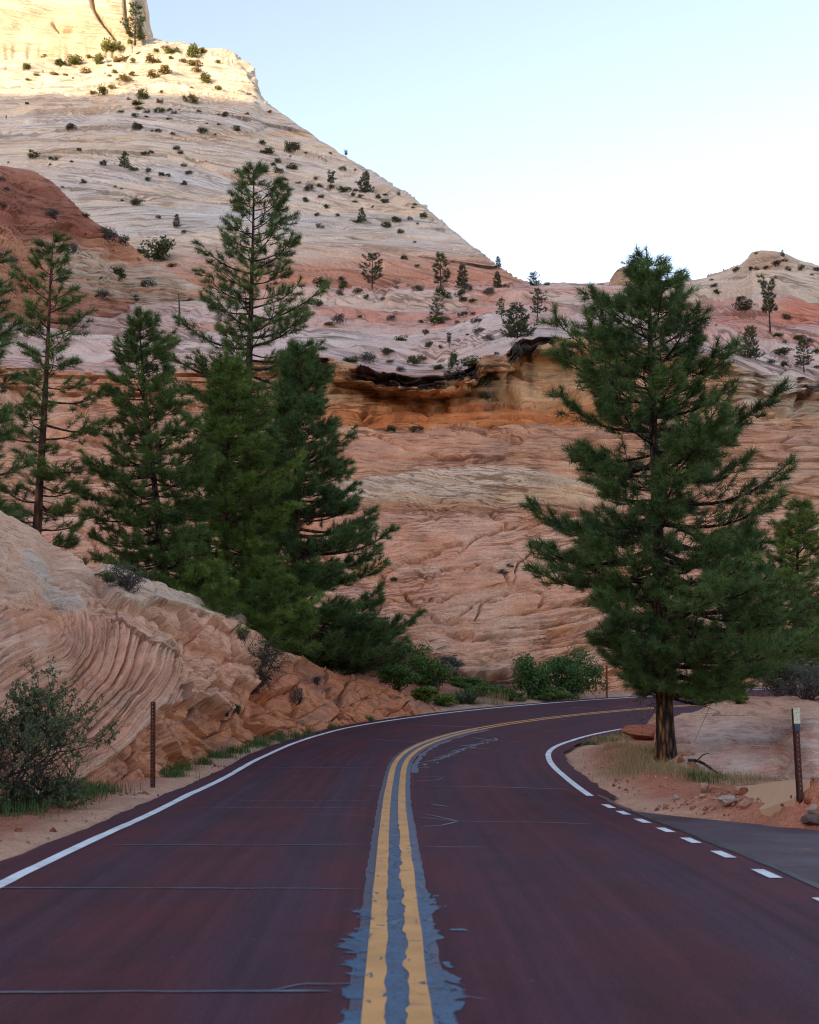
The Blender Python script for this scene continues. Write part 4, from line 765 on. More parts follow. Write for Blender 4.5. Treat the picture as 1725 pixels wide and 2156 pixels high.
def tube(path, rad, k=6, caps=False):
    """tapered tube along a path"""
    path = np.asarray(path, float); rad = np.broadcast_to(rad, (len(path),)); t = np.gradient(path, axis=0); t /= np.linalg.norm(t, axis=1, keepdims=True) + 1e-9
    ref = np.where(np.abs(t[:, 2:3]) > .9, np.array([[1., 0, 0]]), np.array([[0, 0, 1.]])); u = np.cross(t, ref); u /= np.linalg.norm(u, axis=1, keepdims=True) + 1e-9; w = np.cross(t, u)
    a = np.arange(k) * 2 * np.pi / k; V = path[:, None] + rad[:, None, None] * (np.cos(a)[None, :, None] * u[:, None] + np.sin(a)[None, :, None] * w[:, None])
    i = np.arange(len(path) * k).reshape(len(path), k); j = np.roll(i, -1, 1); Q = np.stack([i[:-1], j[:-1], j[1:], i[1:]], -1).reshape(-1, 4)
    return V.reshape(-1, 3), Q
class Acc:
    def __init__(s): s.V = []; s.Q = []; s.n = 0; s.C = []
    def tube(s, path, rad, k=5, c=(1, 1, 1)):
        V, Q = tube(path, rad, k); s.V.append(V); s.Q.append(Q + s.n); s.n += len(V); s.C.append(np.broadcast_to(c, V.shape))
    def mesh(s, name, mat): return mesh_np(name, np.concatenate(s.V), np.concatenate(s.Q), mat=mat, col=np.concatenate(s.C))
def perp(D):
    r = np.where(np.abs(D[:, 2:3]) > .9, np.array([[1., 0, 0]]), np.array([[0, 0, 1.]])); u = np.cross(D, r); u /= np.linalg.norm(u, axis=1, keepdims=True) + 1e-9
    return u, np.cross(D, u)
def needles(name, T, D, tone, rng, n, ln, w, mat, brown=None):
    """needle tufts: n needles fan out from each tuft along its twig"""
    T = np.asarray(T); D = np.asarray(D); D = D / (np.linalg.norm(D, axis=1, keepdims=True) + 1e-9); M = len(T)
    u, v = perp(D); az = rng.random((M, n)) * 2 * np.pi; th = np.radians(rng.uniform(12, 88, (M, n))); ll = ln * rng.uniform(.75, 1.1, (M, n)) * rng.uniform(.8, 1.2, (M, 1))
    b = T[:, None] - D[:, None] * (ln * rng.uniform(0, 1.15, (M, n, 1)))
    d = D[:, None] * np.cos(th)[..., None] + (u[:, None] * np.cos(az)[..., None] + v[:, None] * np.sin(az)[..., None]) * np.sin(th)[..., None]; d[..., 2] += .10; 
    sd = np.cross(d, rng.normal(size=(M, n, 3))); sd /= np.linalg.norm(sd, axis=-1, keepdims=True) + 1e-9; sd *= w * .5
    tip = b + d * ll[..., None]; V = np.stack([b - sd, b + sd, tip], 2).reshape(-1, 3)
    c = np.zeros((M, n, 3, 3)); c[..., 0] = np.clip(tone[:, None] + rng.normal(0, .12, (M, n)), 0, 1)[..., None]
    if brown is not None: c[..., 1] = (rng.random((M, n)) < brown)[..., None] * .7
    return mesh_np(name, V, tris=np.arange(len(V)).reshape(-1, 3), mat=mat, smooth=False, col=c.reshape(-1, 3))
def pine(seed, H, r0, prof, cb=.12, nb=90, tuft=.19, nn=40, nw=.009, lean=(0, 0), dens=1.0, mat=None, up=0.0, dead=0, barkcol=None, trunk_k=14, wiggle=.04, gap=0.0, bark=None, tn=3, shape=1.3, top=None):
    """ponderosa pine: trunk and limbs, and a crown of needle tufts on twigs.  prof(t, az) = limb reach at height fraction t"""
    rng = np.random.default_rng(seed); A = Acc(); ns = 40; t = np.linspace(0, 1, ns)
    wx = wiggle * vn(t * 3, 0 * t, 0, seed) * H * .3; wy = wiggle * vn(t * 3, 0 * t + 9, 0, seed) * H * .3
    axis_ = np.stack([lean[0] * t + (wx - wx[0]) * t, lean[1] * t + (wy - wy[0]) * t, H * t], -1); axis_[0, 2] = -.35
    rad = r0 * ((1 - t) ** .85 * .93 + .03) * (1 + .45 * np.exp(-t * 38))
    V, Q = tube(axis_[np.minimum(np.arange(0, ns), ns - 1)], rad, trunk_k)
    nz_ = 1 + .10 * vn(V[:, 0] / r0 * 3, V[:, 1] / r0 * 3, V[:, 2] * .8, seed); ax_r = np.repeat(axis_, trunk_k, 0); V = ax_r + (V - ax_r) * nz_[:, None]
    cc = np.ones_like(V) if barkcol is None else barkcol(V, ax_r)
    A.V.append(V); A.Q.append(Q); A.n = len(V); A.C.append(cc)
    T = []; D = []; TN = []
    for i in range(nb):
        f = (i + rng.random()) / nb; h = cb + (1 - cb) * (f ** shape); h = min(h, .985); az = i * 2.39996 + rng.normal(0, .35)
        if gap and vn(h * 9, 0, 0, seed + 7) < -1 + gap: continue
        L = prof(h, az) * rng.uniform(.5, 1.16) * (1 + .40 * vn(h * 8, math.cos(az) * 1.3, math.sin(az) * 1.3, seed + 3)); bt = rng.normal(0, .20)
        if L < .12: continue
        p = np.array([np.interp(h, t, axis_[:, k]) for k in range(3)]); el = math.radians(-7 + 42 * max(0, (h - .35) / .65) ** 1.3 + rng.normal(0, 7) + up)
        k = 8; q = np.linspace(0, 1, k); hd = np.array([math.cos(az), math.sin(az), 0]); sag = rng.uniform(.02, .12) * (1 - h)
        path = p + np.outer(q * L, hd) * math.cos(el); path[:, 2] += q * L * math.sin(el) - sag * L * np.sin(q * np.pi * .8) + .28 * L * q ** 3
        side = np.array([-hd[1], hd[0], 0]); path += np.outer(.06 * L * np.sin(q * 5 + rng.random() * 6) * q, side)
        rb = min(.012 + .017 * L, .6 * np.interp(h, t, rad)); A.tube(path, rb * (1 - .85 * q), 5)
        nt_ = max(3, int((3 + 6.2 * L / max(tuft / .19, .6)) * dens)); s0 = .25 if L > 1 else .1
        for j in range(nt_):
            u = s0 + (1 - s0) * ((j + rng.random()) / nt_) ** .8; b0 = np.array([np.interp(u, q, path[:, m_]) for m_ in range(3)]); sg = 1 if j % 2 else -1
            dr = hd * rng.uniform(.35, 1.0) + side * sg * rng.uniform(.35, 1.0) + np.array([0, 0, rng.uniform(-.15, .75)]); dr /= np.linalg.norm(dr)
            tl = (.16 + .42 * (1 - u) * min(L, 2.0) * rng.uniform(.4, 1.0)) * (.6 + .4 * tuft / .19) + tuft * .8; e = b0 + dr * tl; e[2] += .12 * tl; mid = b0 + dr * tl * .55
            A.tube(np.array([b0, mid, e]), np.array([.010, .007, .004]) * (tuft / .19), 3)
            T.append(e); D.append(e - mid); TN.append(.55 + bt + .3 * rng.normal(0, .4) + .20 * u)  # tips toned brighter, painting light and shade into the crown
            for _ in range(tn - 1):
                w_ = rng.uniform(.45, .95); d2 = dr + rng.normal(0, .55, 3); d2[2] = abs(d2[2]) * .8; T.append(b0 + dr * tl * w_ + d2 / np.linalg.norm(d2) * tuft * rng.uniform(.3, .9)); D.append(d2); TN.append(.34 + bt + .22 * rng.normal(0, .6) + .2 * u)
        T.append(path[-1]); D.append(path[-1] - path[-2]); TN.append(.8)
    for i in range(dead):
        h = rng.uniform(.05, cb + .35); az = rng.random() * 6.283; p = np.array([np.interp(h, t, axis_[:, k]) for k in range(3)]); L = rng.uniform(.3, .9) * max(.5, min(prof(.4, az), 1.6)); hd = np.array([math.cos(az), math.sin(az), rng.uniform(-.5, .1)])
        q = np.linspace(0, 1, 5); pa = p + np.outer(q * L, hd); pa[:, 2] -= .25 * L * q ** 2; A.tube(pa, .016 * (1 - .8 * q), 4)
        for _ in range(4): 
            b0 = pa[rng.integers(2, 5)]; A.tube(np.array([b0, b0 + rng.normal(0, .16, 3), b0 + rng.normal(0, .3, 3) - [0, 0, .1]]), np.array([.007, .005, .003]), 3)
    T.append(axis_[-1]); D.append(np.array([0, 0, 1.])); TN.append(.9)
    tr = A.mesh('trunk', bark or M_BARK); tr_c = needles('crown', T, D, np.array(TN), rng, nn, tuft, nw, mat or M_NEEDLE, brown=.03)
    return tr, tr_c
def plant_tree(name, parts, loc, label, cat='pine tree', group=None, rz=0, sc=1.0):
    e = bpy.data.objects.new(name, None); COL.objects.link(e); e.location = loc; e.rotation_euler = (0, 0, rz); e.scale = (sc,) * 3; e.empty_display_size = .3
    tag(e, label, cat, group)
    for nm, me in parts: add(nm, me, e)
    return e
def prof_lr(hs, Ls, Rs, depth=.85):
    """reach to the left and right as measured, front and back in between"""
    def f(t, az):
        l = np.interp(t, hs, Ls); r = np.interp(t, hs, Rs); c = math.cos(az); a = r if c > 0 else l; m_ = (l + r) * .5 * depth
        return abs(c) * a + (1 - abs(c)) * m_
    return f
def base_at(px, Y):
    """stand on the landform or ground at pixel column px and distance Y"""
    X = (px - CX) / F * Y; X = X / (CP - SP * 0) * 1.0; return np.array([X, Y, down(X, Y)])

# ---- the big pine beside the bend
g = ghit(1404, 1609); g[2] -= .02; Yt = g[1]; top = PT(1361, 520, Yt); H = top[2] - g[2]; mp = Yt / F
def lichen(V, ax):
    d = V - ax; t_ = np.clip(-d[:, 0] / (np.hypot(d[:, 0], d[:, 1]) + 1e-6) * .95 - d[:, 1] * 1.0 - .15, 0, 1) * sm(3.2, 1.2, V[:, 2]) * (vn(V[:, 0] * 9, V[:, 1] * 9, V[:, 2] * 2.5, 3) > -.25)
    return mixc(np.array([.75, .75, .75]), np.array([2.5, 1.8, .55]), t_ * .8)
yy = np.array([1609, 1480, 1440, 1390, 1330, 1270, 1210, 1150, 1090, 1030, 970, 910, 860, 800, 740, 690, 640, 590, 550, 520.]); hs = (1609 - yy) / (1609 - 520)
lf = np.array([10, 30, 80, 118, 116, 118, 240, 248, 250, 245, 246, 242, 170, 200, 165, 84, 46, 26, 10, 3]) * mp; rt = np.array([40, 120, 230, 290, 300, 285, 285, 215, 225, 245, 240, 232, 225, 220, 200, 98, 56, 30, 12, 3]) * mp
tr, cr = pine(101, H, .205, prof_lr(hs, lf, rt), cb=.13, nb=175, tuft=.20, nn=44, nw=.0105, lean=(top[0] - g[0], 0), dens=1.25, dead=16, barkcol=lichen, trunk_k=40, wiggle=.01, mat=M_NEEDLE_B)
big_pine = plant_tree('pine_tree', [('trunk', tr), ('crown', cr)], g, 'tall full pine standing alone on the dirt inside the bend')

# ---- the stand of pines behind the outcrop
def stand(px, Y, topx, topy, seed, L, R, label, **kw):
    b = base_at(px, Y); tp = PT(topx, topy, Y); H = tp[2] - b[2]; m_ = Y / F
    n_ = len(L); hs = np.linspace(0, 1, n_); tr, cr = pine(seed, H, kw.pop('r0', .17), prof_lr(hs, np.array(L, float) * m_, np.array(R, float) * m_), lean=(tp[0] - b[0], 0), **kw)
    return plant_tree('pine_tree', [('trunk', tr), ('crown', cr)], b, label)
M_BARKR = bark_mat('reddish_bark', (.045, .026, .020), (.20, .085, .05), 8.0)
stand(72, 37, 112, 478, 201, [0, 20, 70, 100, 75, 95, 75, 60, 78, 40, 4], [10, 80, 130, 90, 110, 120, 95, 85, 82, 40, 4], 'slender open pine with a reddish trunk above the bushy outcrop crest', r0=.17, cb=.10, nb=90, tuft=.20, nn=36, nw=.011, dens=1.0, dead=14, gap=.2, bark=M_BARKR, mat=M_NEEDLE)
stand(-75, 31, -60, 330, 202, [90, 130, 140, 150, 140, 120, 80, 40, 4], [60, 110, 105, 100, 95, 90, 70, 40, 4], 'dark pine at the edge of the stand, mostly out of the picture', r0=.18, cb=.08, nb=95, tuft=.19, nn=34, nw=.010, dens=.95, mat=M_NEEDLE_B)
stand(362, 38, 288, 660, 203, [40, 130, 165, 130, 150, 120, 95, 75, 60, 40, 4], [60, 150, 140, 115, 120, 130, 110, 95, 75, 55, 4], 'medium pine with a leaning dark trunk between the slender and tall pines', r0=.15, cb=.08, nb=130, tuft=.19, nn=38, nw=.0115, dens=1.25, dead=12, mat=M_NEEDLE)
stand(478, 41.5, 478, 750, 204, [90, 130, 115, 125, 115, 105, 95, 80, 60, 30, 4], [100, 145, 160, 165, 145, 135, 115, 95, 75, 38, 4], 'dense bright green pine below the tallest pine of the stand', r0=.18, cb=.05, nb=200, tuft=.20, nn=38, nw=.012, dens=1.2, dead=10, mat=M_NEEDLE_Y, bark=M_BARKR)
stand(520, 50, 536, 352, 205, [40, 60, 80, 90, 110, 140, 150, 125, 100, 95, 60, 5], [40, 70, 90, 110, 130, 150, 150, 150, 130, 90, 55, 5], 'tallest pine of the stand, spire rising against the pale dome', r0=.26, cb=.22, nb=140, tuft=.24, nn=36, nw=.013, dens=1.0, dead=20, gap=.2, mat=M_NEEDLE)
stand(618, 45, 640, 722, 206, [90, 110, 100, 90, 80, 75, 80, 80, 60, 35, 4], [170, 225, 250, 220, 170, 150, 130, 110, 85, 45, 4], 'broad dark pine at the right end of the stand facing the cliff', r0=.20, cb=.05, nb=230, tuft=.21, nn=40, nw=.012, dens=1.25, dead=26, mat=M_NEEDLE_B, bark=M_BARKR)
stand(585, 38.5, 590, 1215, 207, [60, 75, 60, 40, 5], [75, 85, 65, 40, 5], 'small bright sapling pine just behind the outcrop crest', r0=.06, cb=.06, nb=46, tuft=.19, nn=36, nw=.011, dens=1.1, mat=M_NEEDLE_Y)
stand(430, 37, 430, 1190, 208, [60, 70, 60, 35, 5], [70, 80, 60, 35, 5], 'low bushy young pine under the leaning medium pine', r0=.06, cb=.06, nb=42, tuft=.19, nn=36, nw=.011, dens=1.1, mat=M_NEEDLE_Y)
stand(1652, 43, 1690, 1062, 209, [80, 130, 165, 145, 115, 80, 45, 5], [80, 120, 130, 110, 85, 70, 40, 5], 'smaller pine beyond the slickrock slab, behind the big pine', r0=.13, cb=.12, nb=120, tuft=.19, nn=36, nw=.011, dens=1.0, mat=M_NEEDLE_Y)
# ------------------------------------------------------------------ shrubs
def leaves(name, P, O, tone, rng, ls, mat, asp=.55, flat=.5, brown=0.0):
    """rhombic leaves at points P, facing roughly O"""
    n = len(P); O = O + rng.normal(0, flat, (n, 3)); O /= np.linalg.norm(O, axis=1, keepdims=True) + 1e-9
    a = np.cross(O, rng.normal(size=(n, 3))); a /= np.linalg.norm(a, axis=1, keepdims=True) + 1e-9; b = np.cross(O, a); s = (ls * rng.uniform(.6, 1.25, n))[:, None]
    V = np.stack([P - a * s, P + b * s * asp, P + a * s, P - b * s * asp], 1).reshape(-1, 3); c = np.zeros((n, 4, 3)); c[..., 0] = np.clip(tone + rng.normal(0, .15, n), 0, 1)[:, None]; c[..., 1] = (rng.random(n) < brown)[:, None] * .8
    return mesh_np(name, V, np.arange(4 * n).reshape(-1, 4), mat=mat, smooth=False, col=c.reshape(-1, 3))
def lobes(rng, n, W, H, k, lobe=.32, low=.0):
    """points and outward directions on a lumpy mound of leaf clumps"""
    az = rng.random(k) * 6.283; r = np.sqrt(rng.random(k)) * (.5 - lobe * .45) ; C = np.stack([np.cos(az) * r, np.sin(az) * r, np.zeros(k)], -1); C[:, 2] = (rng.uniform(.25, .78, k)) * (1.08 - 1.3 * r ** 1.5) + low
    R_ = lobe * rng.uniform(.55, 1.05, k); i = rng.integers(0, k, n); d = rng.normal(size=(n, 3)); d /= np.linalg.norm(d, axis=1, keepdims=True); q = rng.random(n) ** .3
    P = C[i] + d * (R_[i] * q)[:, None] * np.array([1, 1, .8]); P = P * np.array([W, W, H]); P[:, 2] = np.maximum(P[:, 2], .01 * H); keep = vn(P[:, 0] / W * 7, P[:, 1] / W * 7, P[:, 2] / H * 7, int(rng.integers(99))) > -.35
    tone = .35 + .45 * (P[:, 2] / H) * q + .15 * rng.normal(0, .4, k)[i]
    return P[keep], d[keep], tone[keep], C * np.array([W, W, H])
M_SHR = {'s': leaf_mat('shrub_dark', (.030, .038, .020), (.085, .098, .046), .7), 'y': leaf_mat('shrub_grey', (.038, .045, .042), (.105, .115, .098), .8), 'g': leaf_mat('shrub_green', (.030, .048, .018), (.085, .110, .040), .7),
         'l': leaf_mat('shrub_lime', (.040, .065, .014), (.120, .160, .030), .7), 'b': leaf_mat('shrub_brown', (.11, .085, .030), (.28, .21, .08), .8), 'j': leaf_mat('juniper_green', (.055, .070, .014), (.165, .175, .035), .7)}
PROTO = {}
for st in 'sylgbj':
    PROTO[st] = []
    for v_ in range(4):
        rng = np.random.default_rng(ord(st) * 10 + v_); P_, d_, t_, C_ = lobes(rng, 900, 1.0, 1.0, 13 if st != 'j' else 18, .32)
        PROTO[st].append(leaves('shrub', P_, d_, t_, rng, .062 if st != 'y' else .075, M_SHR[st], .55 if st != 'y' else .25, .6))
M_BARKD = bark_mat('far_bark', (.05, .036, .028), (.15, .10, .075), 3.0)
def farpine(seed, H, hs, R, **kw):
    R = np.array(R, float); tr, cr = pine(seed, H, kw.pop('r0', .14), lambda t, az: float(np.interp(t, hs, R)) * (1 + .35 * math.sin(az * 2 + seed)), tuft=kw.pop('tuft', .34), nn=kw.pop('nn', 15), nw=kw.pop('nw', .055), trunk_k=7, tn=3, mat=kw.pop('mat', M_FARLEAF), bark=M_BARKD, **kw)
    return [('trunk', tr), ('crown', cr)]
FP = {'open': [farpine(301, 6, [0, .25, .5, .8, 1], [0, 1.5, 1.6, 1.2, .2], cb=.2, nb=34, dens=.6, gap=.4), farpine(302, 6, [0, .2, .5, .8, 1], [0, 1.3, 1.5, 1.1, .2], cb=.25, nb=32, dens=.6, gap=.5)],
      'cone': [farpine(303, 6, [0, .1, .3, .7, 1], [1.2, 2.0, 1.7, 1.0, .1], cb=.05, nb=60, dens=.8), farpine(304, 6, [0, .1, .4, .7, 1], [1.0, 1.6, 1.5, .9, .1], cb=.06, nb=52, dens=.8)],
      'flat': [farpine(305, 6, [0, .42, .45, .6, .8, .95, 1], [0, 0, 1.1, .3, 1.1, 1.3, .7], cb=.42, nb=30, dens=.7, dead=8, wiggle=.08)],
      'broad': [farpine(306, 6, [0, .15, .4, .7, .9, 1], [2.6, 3.4, 3.2, 2.6, 1.5, .6], cb=.1, nb=64, dens=.8, wiggle=.15)]}
def bare(seed, H, n=9):
    rng = np.random.default_rng(seed); A = Acc(); 
    def grow(p, d, L, r, lev):
        q = np.linspace(0, 1, 5); pa = [p]
        for _ in range(4): d = d + rng.normal(0, .22, 3); d /= np.linalg.norm(d); pa.append(pa[-1] + d * L / 4)
        A.tube(np.array(pa), r * (1 - .6 * q), 5)
        if lev < 3:
            for _ in range(4 if lev else n): i = rng.integers(1, 5); e = d + rng.normal(0, .8, 3); e[2] += .25; grow(pa[i], e / np.linalg.norm(e), L * rng.uniform(.45, .7), r * .5, lev + 1)
    grow(np.array([0, 0, -.1]), np.array([0, 0, 1.]), H * .6, .05 * H * .5, 0); return A.mesh('dead_tree', M_TWIG)
BARE = [bare(1, 1.0), bare(2, 1.0)]
AREAS = {'top': 'on the sunlit dome top', 'dome': 'on the shaded dome face', 'bench': 'on the terraces', 'hill': 'on the right hill', 'mound': 'on the red slopes', 'face': 'on the cliff face'}
MARKS = {'top': [(284, 91, 'the tall sunlit pine'), (20, 140, 'the cream cliff'), (430, 110, 'the rounded summit edge'), (540, 190, 'the steep shoulder'), (210, 190, 'the shadow line'), (400, 210, 'the shadow line')],
         'dome': [(262, 352, 'the lone conical pine'), (697, 398, 'the twisted pine'), (769, 406, 'the ridge-side conical pine'), (762, 466, 'the lower conical pine'), (372, 478, 'the small yellowish pine'), (330, 240, 'the shadow line'), (560, 250, 'the shoulder of the ridge'), (13, 252, 'the bonsai-like pine'), (900, 460, 'the lower ridge'), (60, 340, 'the crest of the red mound'), (535, 352, 'the tip of the tallest pine'), (729, 330, 'the windswept ridge pine')],
         'bench': [(784, 607, 'the open-branched pine'), (928, 608, 'the pair of pines'), (920, 675, 'the layered pine'), (1090, 712, 'the broad pinyon'), (946, 731, 'the small leafy pine'), (1048, 606, 'the yellow-green pine'), (1124, 602, 'the saddle pine'), (693, 609, 'the bare dead tree'), (740, 765, 'the dark rim ledge'), (890, 780, 'the dark rim ledge')],
         'hill': [(1622, 699, 'the bare-trunked pine'), (1610, 535, 'the hilltop'), (1693, 784, 'the bushy terrace pine'), (1500, 600, 'the top of the big pine'), (1725, 570, 'the hill shoulder')],
         'mound': [(376, 686, 'the thin grey snag'), (112, 478, 'the slender pine top'), (240, 490, 'the foot of the red crest'), (20, 380, 'the red crest'), (380, 590, 'the white layered ledges')],
         'face': [(1020, 830, 'the dark water streak'), (850, 910, 'the long slanting joint'), (1070, 1205, 'the curved crack'), (1645, 985, 'the right-hand pale beds')]}
STY = {'s': ('dark shrub', 'shrub'), 'y': ('grey twiggy shrub', 'shrub'), 'l': ('low lime green shrub', 'shrub'), 'g': ('rounded green shrub', 'shrub'), 'b': ('golden brown shrub', 'shrub'), 'j': ('green juniper', 'juniper')}
cnt = [0]
def find(px, py):
    for dy in range(0, 40, 1):
        p, nm = hit(px, py + dy)
        if p is not None and nm not in ('crown', 'trunk'): return p
    return None
def shrub(px, py, w, st, area, h=None):
    p = find(px, py)
    if p is None: return
    cnt[0] += 1; rs = random.Random(cnt[0]); wm = w * p[1] / F * rs.uniform(.75, 1.3); hm = (h * p[1] / F) if h else wm * {'s': .62, 'y': .70, 'l': .38, 'g': .75, 'b': .6, 'j': .95}[st]
    o = add('juniper_shrub' if st == 'j' else 'shrub', PROTO[st][rs.randrange(4)], loc=(p[0], p[1], p[2] - .10 * hm)); o.scale = (wm * 1.3, wm * 1.2, hm * rs.uniform(1.0, 1.6)); o.rotation_euler = (0, 0, rs.random() * 6.28)
    sz = ['tiny', 'smallish', 'medium', 'large'][int(np.searchsorted([9, 15, 24], w))]
    lm = min(MARKS[area], key=lambda q: (q[0] - px) ** 2 + (q[1] - py) ** 2)[2]
    tag(o, sz + ' ' + STY[st][0] + ' ' + AREAS[area] + ', nearest ' + lm, STY[st][1], STY[st][0] + 's ' + AREAS[area])
def ftree(px, py, h, kind, label, mat=None, wf=1.0, lean=0.0):
    p = find(px, py)
    if p is None: return
    cnt[0] += 1; ps = FP[kind]; parts = ps[cnt[0] % len(ps)]; s = h * p[1] / F / 6.2
    e = plant_tree('pine_tree', parts, (p[0], p[1], p[2] - .1), label, rz=cnt[0] * 1.7); e.scale = (s * wf, s * wf, s); return e
SC28 = .28
TOPL = [(835, 150, 170, 'j'), (565, 245, 95, 'j'), (200, 280, 75, 'j'), (455, 262, 90, 'g'), (740, 245, 75, 'j'), (280, 325, 50, 'l'), (215, 362, 40, 'b'), (650, 310, 110, 'b'), (680, 195, 60, 'b'), (905, 225, 90, 'b'), (1000, 230, 45, 'j'), (825, 255, 45, 'b'), (860, 310, 45, 'j'), (995, 325, 70, 'b'), (945, 365, 70, 'b'),
        (1155, 340, 105, 'b'), (1255, 315, 100, 'b'), (1150, 230, 130, 'b'), (1240, 135, 60, 'b'), (1275, 165, 60, 'j'), (1330, 150, 50, 'j'), (1175, 150, 35, 'j'), (1450, 195, 80, 'j'), (1290, 200, 40, 'b'), (1470, 250, 110, 'b'), (1370, 225, 45, 'b'), (1535, 155, 60, 'b'), (1640, 235, 50, 'j'), (1545, 385, 80, 'j'), (1470, 300, 70, 'b'),
        (1640, 435, 60, 'j'), (1440, 420, 40, 'b'), (1215, 455, 30, 'b'), (705, 465, 50, 'b'), (770, 475, 75, 'j'), (845, 425, 60, 'b'), (1075, 505, 70, 'j'), (1205, 528, 45, 'b'), (970, 505, 40, 'b'), (1040, 545, 90, 'l'), (1385, 500, 30, 'j'), (1440, 530, 90, 'b'), (880, 355, 30, 'b'), (825, 330, 35, 'b'), (550, 345, 25, 'b'), (405, 320, 50, 'b'), (490, 325, 40, 'b'), (1060, 60, 60, 'j'), (975, 90, 50, 'j'), (330, 190, 60, 'b')]
for cx0, cy0, w, st in TOPL: shrub(cx0 * SC28, 69 + cy0 * SC28, w * SC28, st, 'top')
DOMEL = [(905, 602, 55, 'l'), (1050, 580, 45, 'l'), (1105, 605, 45, 's'), (1205, 603, 75, 'l'), (1310, 610, 50, 's'), (1280, 590, 30, 's'), (1350, 585, 25, 's'), (1020, 638, 50, 's'), (1100, 638, 35, 's'), (1275, 655, 45, 's'), (1495, 598, 30, 's'), (1655, 622, 30, 's'), (1700, 630, 50, 's'), (205, 540, 30, 's'), (540, 735, 85, 's'), (1030, 733, 95, 's'), (1145, 745, 25, 's'), (1190, 753, 40, 's'), (1300, 770, 30, 's'), (1520, 762, 58, 's'), (1645, 695, 28, 's'), (1555, 690, 30, 's'), (1620, 770, 25, 's'), (235, 900, 30, 's'), (595, 888, 35, 's'), (260, 945, 90, 's'), (385, 955, 35, 's'), (415, 962, 38, 's'), (380, 998, 30, 's'), (65, 978, 20, 's'), (540, 975, 25, 's'), (780, 1000, 65, 's'),
         (1090, 920, 55, 's'), (1135, 910, 35, 's'), (1360, 915, 55, 's'), (1330, 885, 45, 's'), (1385, 1008, 50, 's'), (1420, 1065, 55, 's'), (1470, 1005, 18, 's'), (1550, 968, 15, 's'), (1010, 1040, 85, 'l'), (1115, 1050, 40, 'g'), (1215, 1080, 35, 's'), (1265, 1085, 35, 's'), (1115, 1118, 42, 's'), (625, 1135, 45, 's'), (865, 1165, 30, 's'), (915, 1178, 22, 's'), (470, 1165, 22, 's'), (1385, 1145, 50, 's')]
for cx0, cy0, w, st in DOMEL: shrub(cx0 * SC28, 69 + cy0 * SC28, w * SC28, st, 'dome')
DOMER = [(298, 250, 60, 's'), (485, 345, 75, 's'), (722, 412, 88, 's'), (498, 415, 35, 's'), (558, 425, 70, 's'), (820, 418, 28, 's'), (705, 440, 22, 's'), (1007, 422, 30, 's'), (613, 483, 55, 'g'), (580, 510, 30, 's'), (612, 565, 55, 's'), (718, 540, 75, 's'), (665, 620, 58, 'g'), (765, 645, 45, 'y'), (893, 615, 30, 's'), (930, 670, 42, 'g'), (1015, 678, 55, 'g'), (1042, 612, 22, 's'), (1100, 550, 42, 'y'), (1198, 545, 22, 's'), (660, 695, 90, 's'), (852, 708, 85, 'y'), (820, 785, 65, 'g'), (938, 752, 38, 's'), (1125, 705, 75, 'l'), (1180, 735, 40, 'g'), (1200, 700, 60, 'y'), (1235, 745, 32, 'g'), (1193, 785, 38, 's'), (1358, 757, 50, 's'), (1415, 795, 65, 'g'), (1327, 825, 35, 's'), (1418, 732, 28, 's'), (1518, 730, 32, 's'), (1640, 808, 32, 's'), (1628, 830, 25, 's'), (980, 830, 65, 'g'),
         (905, 890, 45, 's'), (1058, 892, 50, 'y'), (1200, 935, 70, 'l'), (930, 980, 55, 'y'), (1430, 975, 70, 'g'), (1500, 935, 65, 'g'), (1605, 915, 45, 'y'), (1710, 905, 45, 'g'), (1665, 950, 28, 's'), (1535, 1020, 45, 'g'), (1640, 1090, 25, 's'), (1555, 1210, 45, 's'), (382, 123, 25, 's'), (550, 110, 30, 'b')]
for cx0, cy0, w, st in DOMER: shrub(414 + cx0 * SC28, 207 + cy0 * SC28, w * SC28, st, 'dome')
BENCHL = [(170, 280, 70, 'g'), (320, 290, 50, 'g'), (310, 235, 55, 'g'), (715, 92, 42, 's'), (805, 142, 32, 's'), (810, 300, 65, 'y'), (295, 330, 45, 'y'), (580, 362, 42, 'y'), (415, 308, 90, 'l'), (150, 400, 70, 'g'), (225, 525, 85, 'l'), (285, 520, 85, 'y'), (640, 497, 72, 'y'), (430, 472, 40, 's'), (830, 508, 35, 'g'), (1070, 508, 38, 'y'), (1115, 470, 60, 'y'), (1172, 460, 42, 'y'), (1205, 517, 65, 'y'), (940, 515, 100, 'l'), (985, 500, 60, 'y'), (1090, 335, 65, 'g'), (955, 335, 60, 'g'), (1005, 350, 60, 'y'), (1140, 300, 80, 'y'), (1275, 328, 65, 'y'), (1105, 368, 40, 's'), (1170, 375, 45, 's'), (1390, 278, 50, 's'), (1660, 262, 40, 's'),
          (1210, 582, 75, 'y'), (1135, 590, 40, 'l'), (860, 585, 50, 'g'), (700, 625, 75, 'l'), (880, 670, 55, 'g'), (960, 678, 35, 'g'), (1275, 630, 60, 'y'), (600, 720, 90, 's'), (375, 770, 125, 'l'), (480, 780, 90, 'y'), (630, 775, 55, 'y'), (785, 790, 75, 'g'), (838, 755, 50, 'y'), (935, 815, 75, 'l'), (1165, 800, 135, 'l'), (695, 830, 60, 'y'), (1330, 720, 50, 'y'), (470, 350, 40, 'g'), (1040, 812, 85, 'g'), (1460, 730, 90, 'y')]
for cx0, cy0, w, st in BENCHL: shrub(621 + cx0 * .32, 517.5 + cy0 * .32, w * .32, st, 'bench', h={(1040, 812): 37, (1460, 730): 32, (320, 290): 24}.get((cx0, cy0)))
